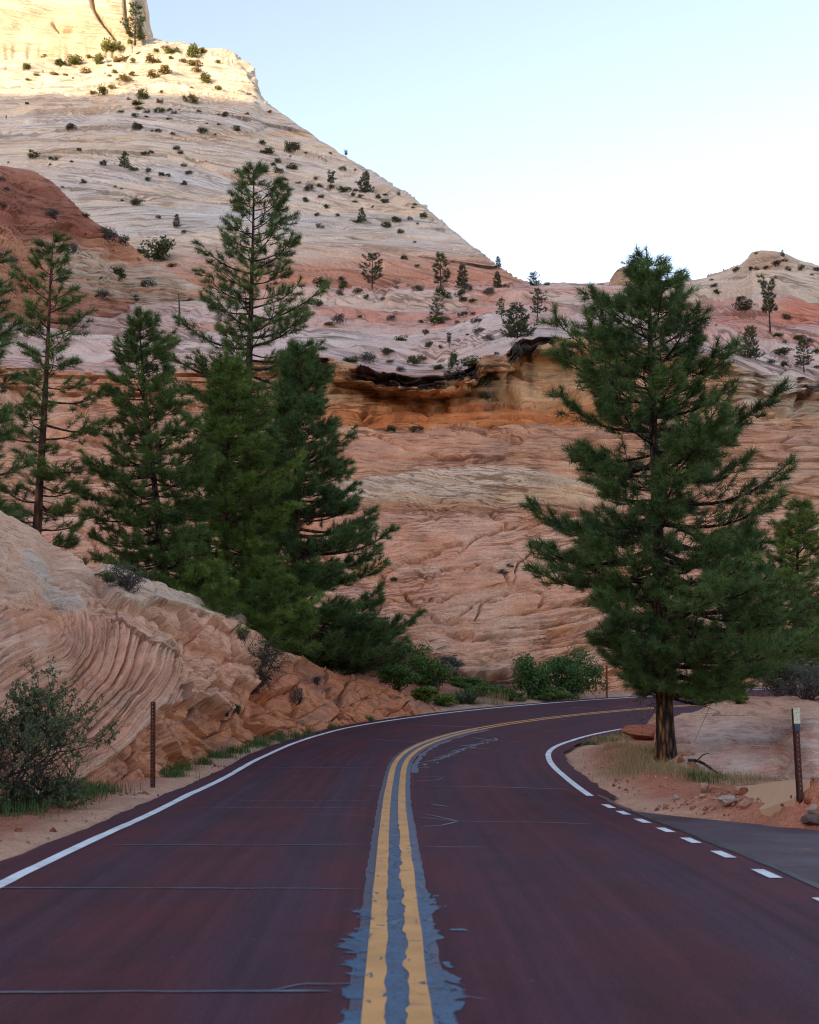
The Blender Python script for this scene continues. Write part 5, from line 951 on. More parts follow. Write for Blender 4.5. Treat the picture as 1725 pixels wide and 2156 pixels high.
HILLL = [(1065, 262, 30, 's'), (855, 445, 90, 's'), (1010, 440, 60, 'g'), (1068, 430, 55, 'y'), (1170, 420, 70, 's'), (1285, 390, 100, 's'), (1365, 340, 75, 's'), (1400, 435, 75, 'y'), (1535, 435, 75, 'g'), (1700, 440, 70, 'g'), (1650, 490, 40, 's'), (620, 610, 85, 'g'), (652, 680, 70, 'g'), (903, 750, 120, 's'), (925, 870, 160, 's'), (1375, 950, 80, 'g'), (1300, 1130, 110, 'l'), (1520, 1165, 130, 'l'), (1630, 1190, 55, 'y'), (1365, 1200, 60, 'y'), (1345, 1340, 160, 's'), (1700, 1310, 100, 'g'), (1350, 1450, 110, 'g'), (1220, 1420, 80, 'y'), (1705, 1470, 70, 's'), (590, 540, 45, 's')]
for cx0, cy0, w, st in HILLL: shrub(1380 + cx0 * .2, 483 + cy0 * .2, w * .2, st, 'hill')
MOUNDL = [(395, 412, 85, 'y'), (15, 135, 45, 'y'), (8, 330, 60, 'y'), (50, 205, 35, 'y'), (625, 535, 52, 'y'), (800, 590, 140, 'y'), (910, 610, 110, 'y'), (1060, 680, 70, 'g'), (520, 690, 110, 'y'), (95, 760, 75, 'y'), (885, 885, 115, 'g'), (1110, 935, 125, 'y'), (740, 1010, 110, 'y'), (1015, 1032, 65, 'y'), (740, 870, 60, 'g'), (645, 405, 40, 'g'), (1035, 730, 35, 'y'), (850, 655, 30, 'l'), (215, 1170, 60, 'y'), (1300, 775, 80, 'l'), (1190, 735, 190, 'g')]
for cx0, cy0, w, st in MOUNDL: shrub(cx0 * SC28, 345 + cy0 * SC28, w * SC28, st, 'mound', h=48 if cx0 == 1190 else None)
for cx0, cy0, w, st in [(1190, 415, 45, 's'), (1030, 320, 100, 's'), (920, 280, 22, 's'), (1385, 525, 30, 's')]: shrub(cx0 * SC28, 345 + cy0 * SC28, w * SC28, st, 'dome')
for x, y, w, st in [(822, 909, 20, 's'), (878, 911, 26, 's'), (1020, 845, 34, 's'), (1018, 812, 40, 'g'), (1062, 1210, 22, 'y'), (1075, 1195, 14, 'y'), (830, 1225, 20, 's'), (945, 835, 30, 'y'), (960, 800, 50, 'y'), (1645, 985, 18, 'y')]: shrub(x, y, w, st, 'face')
# far trees, each with its own label
ftree(262, 352, 37, 'cone', 'lone dark conical pine standing on the pale dome face')
ftree(769, 406, 50, 'cone', 'conical pine near the dome ridge beside lime green shrubs')
ftree(762, 466, 32, 'cone', 'small conical pine lower on the dome slope with a pale ledge below')
ftree(697, 398, 40, 'flat', 'twisted flat-topped pine with a bare trunk on the dome slope', wf=1.3)
ftree(729, 330, 16, 'flat', 'tiny windswept pine on the ridge line of the dome', wf=1.3)
ftree(13, 252, 10, 'flat', 'tiny bonsai-like pine on the left of the dome face')
ftree(372, 478, 30, 'cone', 'small yellowish pine on bare rock at the foot of the dome')
ftree(284, 91, 92, 'open', 'tall sunlit pine against the cream cliff on top of the dome')
ftree(784, 607, 80, 'open', 'open-branched pine at the foot of the dome between two bare trees', wf=1.1)
ftree(928, 608, 80, 'open', 'tallest pine of the pair at the foot of the dome', wf=.95)
ftree(974, 606, 54, 'cone', 'dense rounded pine of the pair at the foot of the dome', wf=1.0)
ftree(1048, 606, 37, 'cone', 'yellow-green pine on the flat ledge below the dome ridge')
ftree(1049, 563, 26, 'cone', 'pine standing on the lower dome ridge against the sky')
ftree(1124, 602, 30, 'broad', 'spreading pine on the saddle against the sky', wf=.75)
ftree(920, 675, 52, 'open', 'pine with layered boughs on the middle terrace')
ftree(1056, 670, 48, 'open', 'thin pine behind the broad pinyon on the terrace', wf=.7)
ftree(1090, 712, 72, 'broad', 'broad dark pinyon pine growing above the dark rim', wf=.95)
ftree(1132, 668, 66, 'open', 'tall pine right of the broad pinyon', wf=.9)
ftree(946, 731, 33, 'flat', 'small leafy pine on the pale flat terrace')
ftree(1622, 699, 114, 'flat', 'tall bare-trunked pine with a tufted flat top on the right slope', wf=.85)
ftree(1693, 784, 74, 'open', 'bushy pine among dark shrubs on the right terrace')
ftree(1580, 755, 70, 'broad', 'ragged juniper beside the big pine on the right slope', wf=.6)
ftree(1648, 540, 16, 'cone', 'little pine on the peak of the right hill')
for (x, y, h, i, lb) in ((693, 609, 40, 0, 'bare grey dead tree left of the open-branched pine'), (838, 607, 28, 1, 'small bare dead tree right of the open-branched pine')):
    p = find(x, y); s = h * p[1] / F; o = add('dead_tree', BARE[i], loc=(p[0], p[1], p[2]), label=lb, cat='dead tree'); o.scale = (s * 1.1,) * 3
# grey snag
p = find(376, 686); hs_ = 74 * p[1] / F; A = Acc(); q = np.linspace(0, 1, 8); A.tube(np.stack([.02 * hs_ * np.sin(q * 4), 0 * q, hs_ * q - .1], -1), .035 * hs_ * (1 - .7 * q) + .02, 7)
for z_, d_ in ((.93, .16), (.88, -.10), (.8, .12), (.72, -.07), (.95, -.12)): A.tube(np.array([[0, 0, z_ * hs_], [d_ * .6 * hs_, .02, (z_ + .01) * hs_], [d_ * hs_, .04, (z_ - .005) * hs_]]), np.array([.05, .035, .02]) * hs_ * .12, 4)
add('snag', A.mesh('snag', M_TWIG), loc=(p[0], p[1], p[2]), label='thin grey snag standing on red and white slickrock', cat='dead tree')

# ------------------------------------------------------------------ plants near the road
def bush(name, seed, px, py, W, H, n, ls, mat, label, k=22, lobe=.26, asp=.55, twigs=14, dead=0, cat='bush', loc=None, brown=0.0, tmat=None, low=0.0):
    """leafy bush with visible stems: W, H in metres"""
    rng = np.random.default_rng(seed); P_, d_, t_, C_ = lobes(rng, n, W, H, k, lobe, low); p = loc if loc is not None else find(px, py)
    e = bpy.data.objects.new(name, None); COL.objects.link(e); e.location = (p[0], p[1], p[2] - .03); tag(e, label, cat)
    A = Acc()
    for c in C_[:max(twigs, 3)]:
        b0 = np.array([rng.normal(0, .06) * W, rng.normal(0, .06) * W, -.05]); m_ = (b0 + c) / 2 + rng.normal(0, .07, 3) * W; A.tube(np.array([b0, m_, c, c + rng.normal(0, .12, 3) * W]), np.array([.022, .015, .009, .004]) * max(H, .5), 5)
        for _ in range(5): a = m_ + (c - m_) * rng.random(); A.tube(np.array([a, a + rng.normal(0, .08, 3) * W, a + rng.normal(0, .16, 3) * W]), np.array([.007, .005, .003]) * max(H, .5), 3)
    for _ in range(dead):
        a = np.array([rng.normal(0, .2) * W, rng.normal(0, .2) * W, rng.uniform(.05, .5) * H]); d = rng.normal(0, 1, 3); d[2] *= .5; d /= np.linalg.norm(d); L = rng.uniform(.2, .5) * W; pa = [a]
        for _ in range(4): d = d + rng.normal(0, .35, 3); d /= np.linalg.norm(d); pa.append(pa[-1] + d * L / 4)
        A.tube(np.array(pa), np.linspace(.007, .002, 5) * max(W, .6), 3)
    add('stems', A.mesh('stems', tmat or M_TWIG), e); add('foliage', leaves('foliage', P_, d_, t_, rng, ls, mat, asp, .7, brown), e); return e
M_OAK = leaf_mat('oak_leaves', (.020, .060, .014), (.075, .175, .034), .5, .15); M_MANZ = leaf_mat('manzanita_leaves', (.026, .060, .010), (.100, .190, .026), .5, .12); M_TEAL = leaf_mat('bluish_leaves', (.018, .036, .032), (.045, .080, .066), .7)
M_BRITE = leaf_mat('bright_leaves', (.060, .115, .014), (.150, .235, .028), .5, .15); M_SAGE = leaf_mat('sage_leaves', (.040, .052, .044), (.130, .150, .125), .8); M_DUSK = leaf_mat('dusky_leaves', (.024, .042, .018), (.075, .110, .045), .7)
m_ = 51 / F
g = ghit(1212, 1474); bush('oak_bush', 1, 0, 0, 150 * m_, 132 * m_, 9000, .052, M_OAK, 'large rounded green oak bush at the far road edge', 30, .24, .6, loc=g + [0, .8, -.05])
g = ghit(1125, 1477); bush('oak_bush', 2, 0, 0, 88 * m_, 128 * m_, 5000, .052, M_OAK, 'narrow upright green oak bush left of the large oak bush', 20, .24, .6, loc=g + [0, .9, -.05])
g = ghit(1170, 1480); bush('oak_bush', 3, 0, 0, 120 * m_, 40 * m_, 3500, .045, M_MANZ, 'low green growth at the foot of the oak bushes', 20, .24, .6, loc=g + [0, .35, 0])
for k, (x, y, w, h, mt, lb) in enumerate([(952, 1432, 50, 54, M_TEAL, 'small bluish bush against the foot of the cliff'), (862, 1432, 120, 78, M_MANZ, 'dark green manzanita mound at the cliff foot'), (905, 1452, 90, 60, M_MANZ, 'manzanita between the dark mound and the bluish bush'), (835, 1455, 80, 60, M_MANZ, 'manzanita just above the tail of the outcrop'), (900, 1482, 60, 40, M_BRITE, 'yellow-green low bush behind the tail of the outcrop'), (935, 1488, 46, 30, M_BRITE, 'small yellow-green bush left of the yucca'), (1035, 1470, 60, 30, M_MANZ, 'low dark bush behind the dry grass'), (985, 1452, 70, 34, M_MANZ, 'green bush under the bluish bush at the cliff foot'), (1000, 1466, 60, 34, M_MANZ, 'dark low bush right behind the yucca'), (1080, 1478, 50, 28, M_MANZ, 'low green bush between dry grass and oak bush'), (760, 1420, 120, 70, M_DUSK, 'shadowy bush under the broad dark pine'), (700, 1405, 110, 80, M_DUSK, 'dark undergrowth bush below the sapling pine'), (800, 1405, 90, 60, M_DUSK, 'dark bush between broad pine and manzanita')]):
    p = find(x, y); mm = p[1] / F; bush('bush', 10 + k, 0, 0, w * mm * 1.15, h * mm * 1.15, int(44 * w + 40 * h), .042, mt, lb, 18, .26, .55, loc=p + [0, .3, 0])
# right-hand sagebrush on the slab
for k, (x, y, w, h, mt, lb) in enumerate([(1700, 1472, 110, 105, M_SAGE, 'grey sagebrush on the slickrock right of the big pine'), (1640, 1466, 90, 90, M_DUSK, 'dark green bush behind the lowest boughs of the big pine'), (1760, 1475, 130, 110, M_SAGE, 'second grey sagebrush at the slab edge'), (1556, 1482, 40, 42, M_BRITE, 'small bright bush where the road slips behind the slab')]):
    p = find(x, y); mm = p[1] / F; bush('bush', 40 + k, 0, 0, w * mm, h * mm, 3600, .03, mt, lb, 22, .24, .35 if mt is M_SAGE else .55, dead=60 if mt is M_SAGE else 10, loc=p)
# outcrop plants
for k, (x, y, w, h, mt, lb, dd) in enumerate([(266, 1240, 92, 72, M_SAGE, 'grey sagebrush on the crest of the outcrop', 130), (228, 1226, 36, 34, M_BRITE, 'tuft of yellowish grass beside the crest sagebrush', 0), (552, 1425, 118, 100, M_DUSK, 'straggly dark bush with dead grey twigs on the outcrop face', 120), (515, 1350, 44, 46, M_BRITE, 'small bright green bush above the straggly bush', 6), (532, 1455, 80, 80, M_SAGE, 'hanging mass of dead grey twigs below the straggly bush', 220), (627, 1482, 30, 48, M_SAGE, 'small grey-green tuft in a cleft of the red rock', 30), (668, 1438, 22, 20, M_SAGE, 'tiny grey tuft near the top of the red rock', 20), (478, 1502, 34, 34, M_SAGE, 'pale grass tuft in a crack above the red rock', 10), (500, 1498, 22, 20, M_MANZ, 'little green plant beside the pale grass tuft', 2)]):
    p = find(x, y); mm = p[1] / F; nn_ = 300 if 'dead grey twigs below' in lb else int(9 * w + 9 * h)
    bush('bush', 60 + k, 0, 0, w * mm, h * mm, nn_, .026, mt, lb, 16, .26, .28 if mt in (M_SAGE,) else .5, dead=dd, loc=p)
# the tall straggly bush at the left road edge
p = ghit(20, 1706); mm = p[1] / F; rng = np.random.default_rng(77); e = bpy.data.objects.new('roadside_bush', None); COL.objects.link(e); e.location = p; e.scale = (.92, .95, 1.12); e.location.x -= .22; tag(e, 'tall straggly bush with green leaves and bare grey twigs at the left shoulder', 'bush')
A = Acc(); LP = []; LD = []
def grow(pos, d, L, r, lev):
    pa = [pos]
    for _ in range(5): d = d + rng.normal(0, .2, 3) + np.array([0, 0, .02]); d /= np.linalg.norm(d); pa.append(pa[-1] + d * L / 5)
    A.tube(np.array(pa), np.linspace(r, r * .45, 6), 5 if lev < 2 else 3, (1, 1, 1))
    if lev < 4:
        for _ in range((8, 6, 5, 4)[lev]):
            i = rng.integers(1, 6); q = d + rng.normal(0, .75, 3); q /= np.linalg.norm(q); grow(pa[i], q, L * rng.uniform(.45, .75), r * .5, lev + 1)
    else:
        leafy = pos[2] > .80 + .35 * vn(pos[0] * 2.5, pos[1] * 2.5, pos[2] * 2.5, 4) or (pos[0] < -.25 and pos[2] < .7) or pos[2] < .35
        if leafy:
            for _ in range(34): LP.append(pa[rng.integers(1, 6)] + rng.normal(0, .02, 3)); LD.append(rng.normal(size=3) + [0, 0, .5])
for d in ((-.5, 0, 1), (.1, .2, 1), (-.2, -.3, 1), (.35, -.1, .9), (-.1, .4, .8), (.62, .1, .55), (.75, -.25, .35), (-.8, .1, .7), (.5, .3, .8), (-.35, .2, .5), (.2, -.5, .5)): d = np.array(d); grow(np.array([rng.normal(0, .12), rng.normal(0, .12), 0]), d / np.linalg.norm(d), 1.22, .024, 1)
add('stems', A.mesh('stems', M_TWIG), e); LP = np.array(LP); add('foliage', leaves('foliage', LP, np.array(LD), np.clip(.3 + .2 * LP[:, 2], 0, 1), rng, .027, leaf_mat('shoulder_bush_leaves', (.036, .058, .026), (.115, .150, .068), .7), .5, .8), e)

# yucca, dry grass and roadside grass
def blades(name, roots, rng, h, w, mat, spread=.35, n=None, bend=.35, tone=.5):
    n = len(roots); az = rng.random(n) * 6.283; d = np.stack([np.cos(az), np.sin(az), 0 * az], -1); hh = (h * rng.uniform(.5, 1.15, n))[:, None]; sp = rng.uniform(.05, 1, n)[:, None] * spread
    s = np.stack([-d[:, 1], d[:, 0], 0 * az], -1) * w * .5; up = np.array([0, 0, 1.]); m = roots + up * hh * .55 + d * hh * sp * .45; t = roots + up * hh * (1 - bend * sp) + d * hh * sp * 1.15
    V = np.stack([roots - s, roots + s, m + s * .7, m - s * .7, t], 1).reshape(-1, 3); i = np.arange(n)[:, None] * 5; c = np.zeros((n, 5, 3)); c[..., 0] = np.clip(tone + rng.normal(0, .25, n), 0, 1)[:, None]
    return mesh_np(name, V, (i + np.array([0, 1, 2, 3])), (i + np.array([3, 2, 4])), mat=mat, smooth=False, col=c.reshape(-1, 3))
M_GRASS = leaf_mat('green_grass', (.030, .070, .016), (.085, .150, .035), .6, .1); M_DRY = leaf_mat('dry_grass', (.19, .145, .065), (.38, .31, .16), .8, .1); M_YUC = leaf_mat('yucca_leaves', (.045, .085, .045), (.12, .18, .10), .45)
rng = np.random.default_rng(5); p = ghit(978, 1484) + [0, .2, 0]; n = 420; d = rng.normal(size=(n, 3)); d[:, 2] = np.abs(d[:, 2]) + .12; d /= np.linalg.norm(d, axis=1, keepdims=True); c0 = np.where(np.arange(n) % 2 == 0, -.22, .25)[:, None] * np.array([1, 0, 0]); L_ = rng.uniform(.5, .75, n)[:, None]; s = np.cross(d, [0, 0, 1.]); s /= np.linalg.norm(s, axis=1, keepdims=True); s *= .016
V = np.stack([c0 - s, c0 + s, c0 + d * L_ * .5 + s, c0 + d * L_ * .5 - s, c0 + d * L_], 1).reshape(-1, 3); i = np.arange(n)[:, None] * 5; cc = np.zeros((n, 5, 3)); cc[..., 0] = rng.random(n)[:, None]
e = bpy.data.objects.new('yucca', None); COL.objects.link(e); e.location = p; tag(e, 'spiky blue-green yucca at the far road edge', 'yucca')
add('leaves', mesh_np('leaves', V, i + np.array([0, 1, 2, 3]), i + np.array([3, 2, 4]), mat=M_YUC, smooth=False, col=cc.reshape(-1, 3)), e)
A = Acc()
for x0, y0, hh in ((-.18, .2, .95), (-1.1, .3, .7)): A.tube(np.array([[x0, y0, 0], [x0 + .03, y0, hh * .6], [x0 + .05, y0, hh]]), np.array([.012, .010, .006]), 4)
add('flower_stalk', A.mesh('flower_stalk', M_TWIG), e)
rng = np.random.default_rng(6); p = ghit(1042, 1484) + [0, .15, 0]; r_ = rng.normal(0, 1, (170, 3)) * [.32, .15, 0]; add('dry_grass', blades('dry_grass', r_, rng, .72, .012, M_DRY, .55), loc=p, label='clump of tall pale dry grass right of the yucca', cat='grass clump')
def gpts(pix, n, rng, sx, sy):
    R_ = []
    for (x, y, w) in pix:
        p = ghit(x, y); k = int(n * w); q = np.stack([p[0] + rng.normal(0, sx * w, k), p[1] + rng.normal(0, sy * w, k)], -1); z = gz(q[:, 0], q[:, 1]); R_.append(np.concatenate([q, z[:, None]], 1))
    return np.concatenate(R_)
rng = np.random.default_rng(8)
R_ = gpts([(x, y + 4, w) for x, y, w in [(40, 1692, 1.6), (110, 1680, 1.6), (160, 1672, 1.4), (205, 1666, 1.0), (360, 1632, .8), (380, 1622, .7), (460, 1592, 1.0), (520, 1570, 1.2), (545, 1565, 1.0), (590, 1556, 1.2), (620, 1550, 1.0), (650, 1544, .9), (700, 1532, .7), (780, 1516, .5), (430, 1606, .5), (500, 1582, .8), (-40, 1712, 2.)]], 330, rng, .22, .20)
add('roadside_grass', blades('roadside_grass', R_, rng, .24, .011, M_GRASS, .5), label='green grass along the foot of the roadside outcrop', cat='grass', kind='stuff')
rng = np.random.default_rng(9)
R_ = gpts([(1330, 1590, 1.6), (1365, 1605, 2.0), (1395, 1618, 2.2), (1430, 1622, 1.8), (1300, 1575, 1.0), (1345, 1615, 1.5), (1460, 1632, 1.2), (1500, 1642, 1.1), (1420, 1630, 1.0), (1255, 1567, .8), (1280, 1560, 1.0), (1310, 1552, .9), (1380, 1580, 1.4), (1550, 1655, .8), (1600, 1650, .7)], 360, rng, .26, .30)
add('dry_grass_patch', blades('dry_grass_patch', R_, rng, .20, .009, M_DRY, .6), label='short dry grass round the foot of the big pine', cat='grass', kind='stuff')
R_ = gpts([(1390, 1588, .8), (1270, 1562, .9), (1240, 1568, .5), (1480, 1640, .7), (1510, 1648, .8), (1460, 1640, .4)], 300, rng, .2, .25)
add('green_grass_patch', blades('green_grass_patch', R_, rng, .16, .012, M_GRASS, .6), label='sparse green grass on the dirt inside the bend', cat='grass', kind='stuff')

# ------------------------------------------------------------------ loose rocks, log, apron, posts
def boulder(name, seed, loc, size, col, label, cat='rock', flat=0, group=None, rz=0.0, bury=.15):
    """angular rock: a ball cut by random planes, edges worn"""
    rng = np.random.default_rng(seed); n = 22; th = np.linspace(0, np.pi, n); ph = np.linspace(0, 2 * np.pi, 2 * n, endpoint=False); T_, H_ = np.meshgrid(th, ph, indexing='ij')
    d = np.stack([np.sin(T_) * np.cos(H_), np.sin(T_) * np.sin(H_), np.cos(T_)], -1); r = np.full(T_.shape, 1.25)
    pl = rng.normal(size=(13 if not flat else 9, 3)); pl /= np.linalg.norm(pl, axis=1, keepdims=True); of = rng.uniform(.72, 1.05, len(pl))
    if flat: pl[:2] = [[.03, .02, 1], [-.02, .03, -1]]; of[:2] = .72
    for a, o_ in zip(pl, of):
        c = d @ a; r = np.where(c > .05, np.minimum(r, o_ / np.maximum(c, .05)), r)
    r = r * (1 + .05 * vn(d[..., 0] * 3, d[..., 1] * 3, d[..., 2] * 3, seed) + .02 * vn(d[..., 0] * 9, d[..., 1] * 9, d[..., 2] * 9, seed + 1)); P_ = d * r[..., None] * np.array(size) * .5
    V = P_.reshape(-1, 3); i = np.arange(n * 2 * n).reshape(n, 2 * n); j = np.roll(i, -1, 1); Q = np.stack([i[:-1], i[1:], j[1:], j[:-1]], -1).reshape(-1, 4); bedc = V[:, 2] + .2 * V[:, 0]
    c = np.array(col) * (1 + .14 * vn(V[:, 0] * 6, V[:, 1] * 6, V[:, 2] * 14, seed + 2))[:, None]
    o = add(name, mesh_np(name, V, Q, mat=M_NEAR, smooth=False, col=c, bed=(bedc * 25, V[:, 0] * 2)), loc=(loc[0], loc[1], loc[2] + size[2] * (.5 - bury)), label=label, cat=cat, group=group); o.rotation_euler = (0, 0, rz); return o
RC1 = (.34, .135, .08); RC2 = (.47, .30, .21); RC3 = (.47, .39, .32)
p = ghit(1366, 1556); boulder('boulder', 5, p, (1.35, .9, .56), RC1, 'flat-topped red boulder behind the trunk of the big pine', 'boulder', 1)
p = ghit(1392, 1541); boulder('boulder', 8, p, (.75, .7, .62), RC2, 'pale boulder behind the flat red boulder', 'boulder')
for k, (x, y, w, h, c, lb) in enumerate([(1447, 1590, 34, 17, RC2, 'pale rock just right of the big pine trunk'), (1452, 1610, 30, 22, RC3, 'white split rock beside the fallen branch'), (1462, 1622, 26, 20, RC1, 'reddish round rock touching the fallen branch'), (1494, 1634, 22, 12, RC3, 'small white rock on the dry grass'), (1434, 1606, 20, 16, RC1, 'small red rock at the foot of the trunk'), (1552, 1636, 22, 14, RC3, 'pale rock where grass meets the slab'), (1484, 1668, 24, 22, RC2, 'tan block on the edge of the dirt bank'), (1520, 1672, 50, 20, (.40, .20, .135), 'long red rock lying on the dirt bank'), (1566, 1674, 30, 18, RC1, 'red rock at the right of the long red rock'), (1425, 1684, 18, 12, RC3, 'small pale stone at the front of the dirt bank'), (1535, 1696, 52, 26, RC3, 'whitish broken rock at the foot of the bank'), (1570, 1700, 30, 18, RC2, 'tan rock in front of the concrete apron'), (1712, 1712, 26, 20, RC3, 'pale stone on the spoil heap'), (1712, 1736, 50, 26, (.16, .125, .115), 'dark rock at the foot of the spoil heap'), (1700, 1690, 20, 14, RC1, 'small red clod on the spoil heap'), (1542, 1686, 22, 16, RC1, 'red lump between the long red rock and broken white rock'), (790, 1404, 46, 22, RC2, 'tan rock under the dark pine near the cliff foot'), (770, 1412, 30, 18, RC1, 'red rock under the dark pine near the cliff foot')]):
    p = find(x, y); mm = p[1] / F; boulder('rock', 30 + k, p, (w * mm * .85, w * mm * .7, h * mm * .95), tuple(.8 * q_ for q_ in c), lb, rz=k)
# rubble and pebbles nobody would count
rng = np.random.default_rng(21); V = []; Q = []; n0 = 0; Cc_ = []
cube = np.array([[x, y, z] for x in (-1, 1) for y in (-1, 1) for z in (-1, 1)], float) * .5; cq = np.array([[0, 1, 3, 2], [4, 6, 7, 5], [0, 4, 5, 1], [2, 3, 7, 6], [0, 2, 6, 4], [1, 5, 7, 3]])
def peb(x, y, s, c):
    global n0
    z = float(gz(np.array([x]), np.array([y]))[0]); R_ = rng.normal(size=(3, 3)); u_, _, vt = np.linalg.svd(R_); v = (cube * (1 + rng.normal(0, .18, cube.shape)) * [1, .8, .6]) @ (u_ @ vt).T * s + [x, y, z + s * .12]
    V.append(v); Q.append(cq + n0); n0 += 8; Cc_.append(np.broadcast_to(np.array(c) * rng.uniform(.7, 1.25), v.shape))
for (x, y, k, sp) in ((1500, 1680, 130, .5), (1545, 1690, 110, .4), (1460, 1690, 60, .5), (1350, 1660, 60, .8), (1290, 1650, 50, .6), (1690, 1718, 120, .45), (1580, 1690, 50, .4), (1240, 1620, 60, .6), (150, 1720, 60, 1.0), (60, 1760, 60, 1.0), (330, 1680, 60, .5), (450, 1612, 90, .5), (560, 1572, 90, .7), (700, 1540, 90, .9), (1290, 1680, 60, .5)):
    g = ghit(x, y)
    for _ in range(k): peb(g[0] + rng.normal(0, sp), g[1] + rng.normal(0, sp * .6), rng.choice([.015, .025, .04, .07], p=[.4, .35, .19, .06]), RC1 if rng.random() < .55 else (RC2 if rng.random() < .7 else RC3))
V = np.concatenate(V); _s, _l = road_sl(V[::8, 0], V[::8, 1]); keep = np.repeat((np.abs(_l) > 3.95) & ~((_l > 3) & (V[::8, 1] < np.interp(V[::8, 0], _ex, _ey) + .05)), 6)
add('rubble', mesh_np('rubble', V, np.concatenate(Q)[keep], mat=M_NEAR, smooth=False, col=np.concatenate(Cc_), bed=(V[:, 2] * 30, V[:, 0] * 3)), label='scattered pebbles and clods on the dirt shoulders', cat='rubble', kind='stuff')
# fallen branch
p0 = find(1452, 1612); p1 = find(1525, 1640); A = Acc(); q = np.linspace(0, 1, 8); L_ = p1 - p0; A.tube(np.stack([L_[0] * q, L_[1] * q, .10 + .05 * np.sin(q * 5) + (L_[2]) * q], -1), .035 * (1 - .5 * q), 6)
A.tube(np.array([[.25 * L_[0], .25 * L_[1], .12], [.3 * L_[0] + .1, .3 * L_[1] + .15, .22], [.35 * L_[0] + .2, .35 * L_[1] + .2, .26]]), np.array([.016, .012, .006]), 4)
add('fallen_branch', A.mesh('fallen_branch', M_BARK), loc=p0, label='dark fallen branch lying between rocks right of the big pine', cat='branch')
p = find(250, 1222)
if p is not None:
    A = Acc(); A.tube(np.array([[-.35, 0, .03], [-.1, .05, .08], [.15, 0, .03], [.4, .05, .05]]), np.array([.012, .022, .018, .008]), 5); A.tube(np.array([[-.1, .05, .08], [.05, .1, .16], [.12, .12, .22]]), np.array([.012, .008, .004]), 4); A.tube(np.array([[.1, .02, .04], [.25, -.06, .09], [.3, -.1, .16]]), np.array([.010, .007, .004]), 4)
    add('driftwood', A.mesh('driftwood', M_BARK), loc=find(212, 1216), label='dark dead stick lying on the outcrop crest left of the sagebrush', cat='stick')
# smooth tan apron beside the post
m, n, b = MAT('tan_concrete'); pos = N(n, 'ShaderNodeNewGeometry').outputs['Position']; gN = noise_node(n, pos, 3, 5, .6); c = mixn(n, (.44, .29, .165), (.52, .36, .225), gN); n.links.new(c, b.inputs['Base Color']); bump(n, noise_node(n, pos, 40, 3, .7), .3, .01, b)
q4 = [ghit(1548, 1662), ghit(1706, 1660), ghit(1672, 1704), ghit(1602, 1712)]; nu = 24; U, Vv = np.meshgrid(np.linspace(0, 1, nu), np.linspace(0, 1, nu)); top_ = (1 - Vv)[..., None] * ((1 - U)[..., None] * q4[0] + U[..., None] * q4[1]) + Vv[..., None] * ((1 - U)[..., None] * q4[3] + U[..., None] * q4[2])
top_[..., 2] += .09 - .04 * np.cos(U * 3.1); low = top_.copy(); low[..., 2] -= .35; ring = np.concatenate([np.arange(nu), np.arange(1, nu) * nu + nu - 1, nu * (nu - 1) + np.arange(nu - 2, -1, -1), np.arange(nu - 2, 0, -1) * nu]); rn = np.roll(ring, -1); NV = nu * nu
add('concrete_apron', mesh_np('concrete_apron', np.concatenate([top_.reshape(-1, 3), low.reshape(-1, 3)]), np.concatenate([gridq(nu, nu), np.stack([ring, ring + NV, rn + NV, rn], -1)]), mat=m, smooth=False), label='smooth tan concrete apron between the dirt bank and spoil heap', cat='apron')
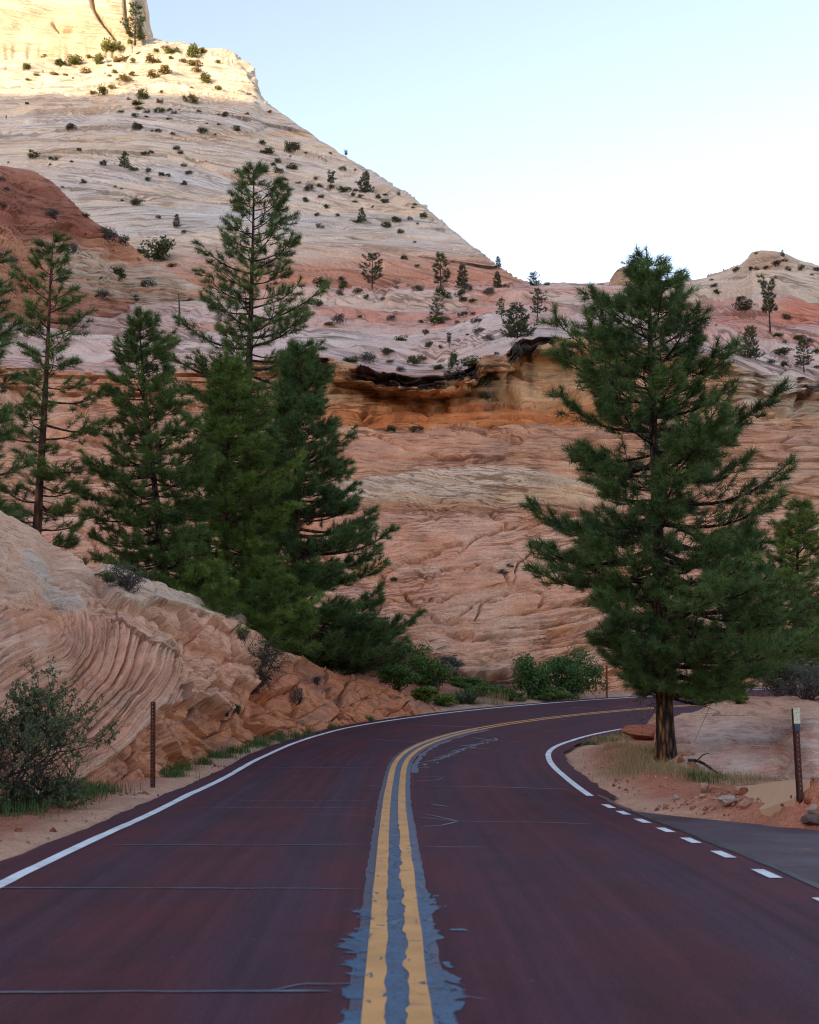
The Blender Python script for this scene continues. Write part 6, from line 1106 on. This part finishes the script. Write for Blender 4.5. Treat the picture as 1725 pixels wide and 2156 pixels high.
# perforated steel posts
def steel(name, c, rough=.55, metal=.3):
    m, n, b = MAT(name); pos = N(n, 'ShaderNodeNewGeometry').outputs['Position']; g = noise_node(n, pos, 14, 5, .7); cc = mixn(n, c, tuple(x * .55 for x in c), ramp(n, g, [(.4, 0.0), (.65, 1.0)])); n.links.new(cc, b.inputs['Base Color']); b.inputs['Roughness'].default_value = rough; b.inputs['Metallic'].default_value = metal; return m
M_STEEL = steel('brown_steel', (.085, .032, .028)); M_RUST = steel('rusty_steel', (.22, .065, .025)); M_PLATE = steel('pale_reflector', (.62, .68, .52), .4, 0); M_BLUE = steel('blue_sticker', (.035, .085, .13), .4, 0); M_BOLT = steel('bolt_steel', (.35, .36, .34), .35, .8)
def post(p, H, label, mat, w=.062, lean=(0, 0), holes=True, rz=0.0, plate=False, base=False):
    e = bpy.data.objects.new('marker_post', None); COL.objects.link(e); e.location = p; e.rotation_euler = (lean[1], lean[0], rz); tag(e, label, 'post')
    n = int(H / .0508); hz = np.linspace(-.3, H, n + 1); V = []; Q = []; k = 0; dpt = .045; hw = .0075 if holes else .0
    for a, b_ in zip(hz[:-1], hz[1:]):
        m0, m1 = (a + b_) / 2 - .009, (a + b_) / 2 + .009
        xs = [-w / 2, -hw, hw, w / 2]; zs = [a, m0, m1, b_]; v = [(x, 0, z) for z in zs for x in xs]; V += v
        for r_ in range(3):
            for c_ in range(3):
                if r_ == 1 and c_ == 1 and holes: continue
                i = k + r_ * 4 + c_; Q.append((i, i + 1, i + 5, i + 4))
        k += 16
    for (x0, x1, y0, y1) in ((-w / 2, -w / 2 + .004, .001, dpt), (w / 2 - .004, w / 2, .001, dpt), (-w / 2 - .012, -w / 2 + .004, dpt, dpt + .004), (w / 2 - .004, w / 2 + .012, dpt, dpt + .004)):
        b8 = [(x, y, z) for x in (x0, x1) for y in (y0, y1) for z in (-.3, H)]; V += b8; Q += [tuple(k + np.array(f_)) for f_ in cq]; k += 8
    add('channel', mesh_np('channel', np.array(V), np.array(Q), mat=mat, smooth=False), e)
    if plate:
        def bxx(nm, x0, x1, y0, y1, z0, z1, mt, par): b8 = np.array([(x, y, z) for x in (x0, x1) for y in (y0, y1) for z in (z0, z1)]); return add(nm, mesh_np(nm, b8, cq, mat=mt, smooth=False), par)
        pl = bxx('reflector_plate', -.045, .045, -.012, -.004, H - .20, H + .01, M_PLATE, e); bxx('sticker', -.038, .038, -.010, -.003, H - .30, H - .205, M_BLUE, e)
        for dz in (.05, .15): bxx('bolt', -.008, .008, -.018, -.012, H - dz - .008, H - dz + .008, M_BOLT, pl)
    return e
p = ghit(320, 1660); post(p, 177 * p[1] / F, 'brown perforated steel post at the left shoulder before the outcrop', M_STEEL, .062, (-.025, 0), rz=-.25)
p = ghit(1688, 1690); zt = down(p[0], p[1]); p = np.array([p[0], p[1], zt]); tz = PT(1681, 1492, p[1])[2]; post(p, tz - zt, 'brown perforated post with a pale reflector plate on the spoil heap', M_STEEL, .064, (-.02, 0), rz=.2, plate=True)
p = ghit(1279, 1470); post(p, 68 * p[1] / F, 'rust-orange post at the far road edge right of the oak bushes', M_RUST, .06, (.01, 0), holes=False, rz=.3)
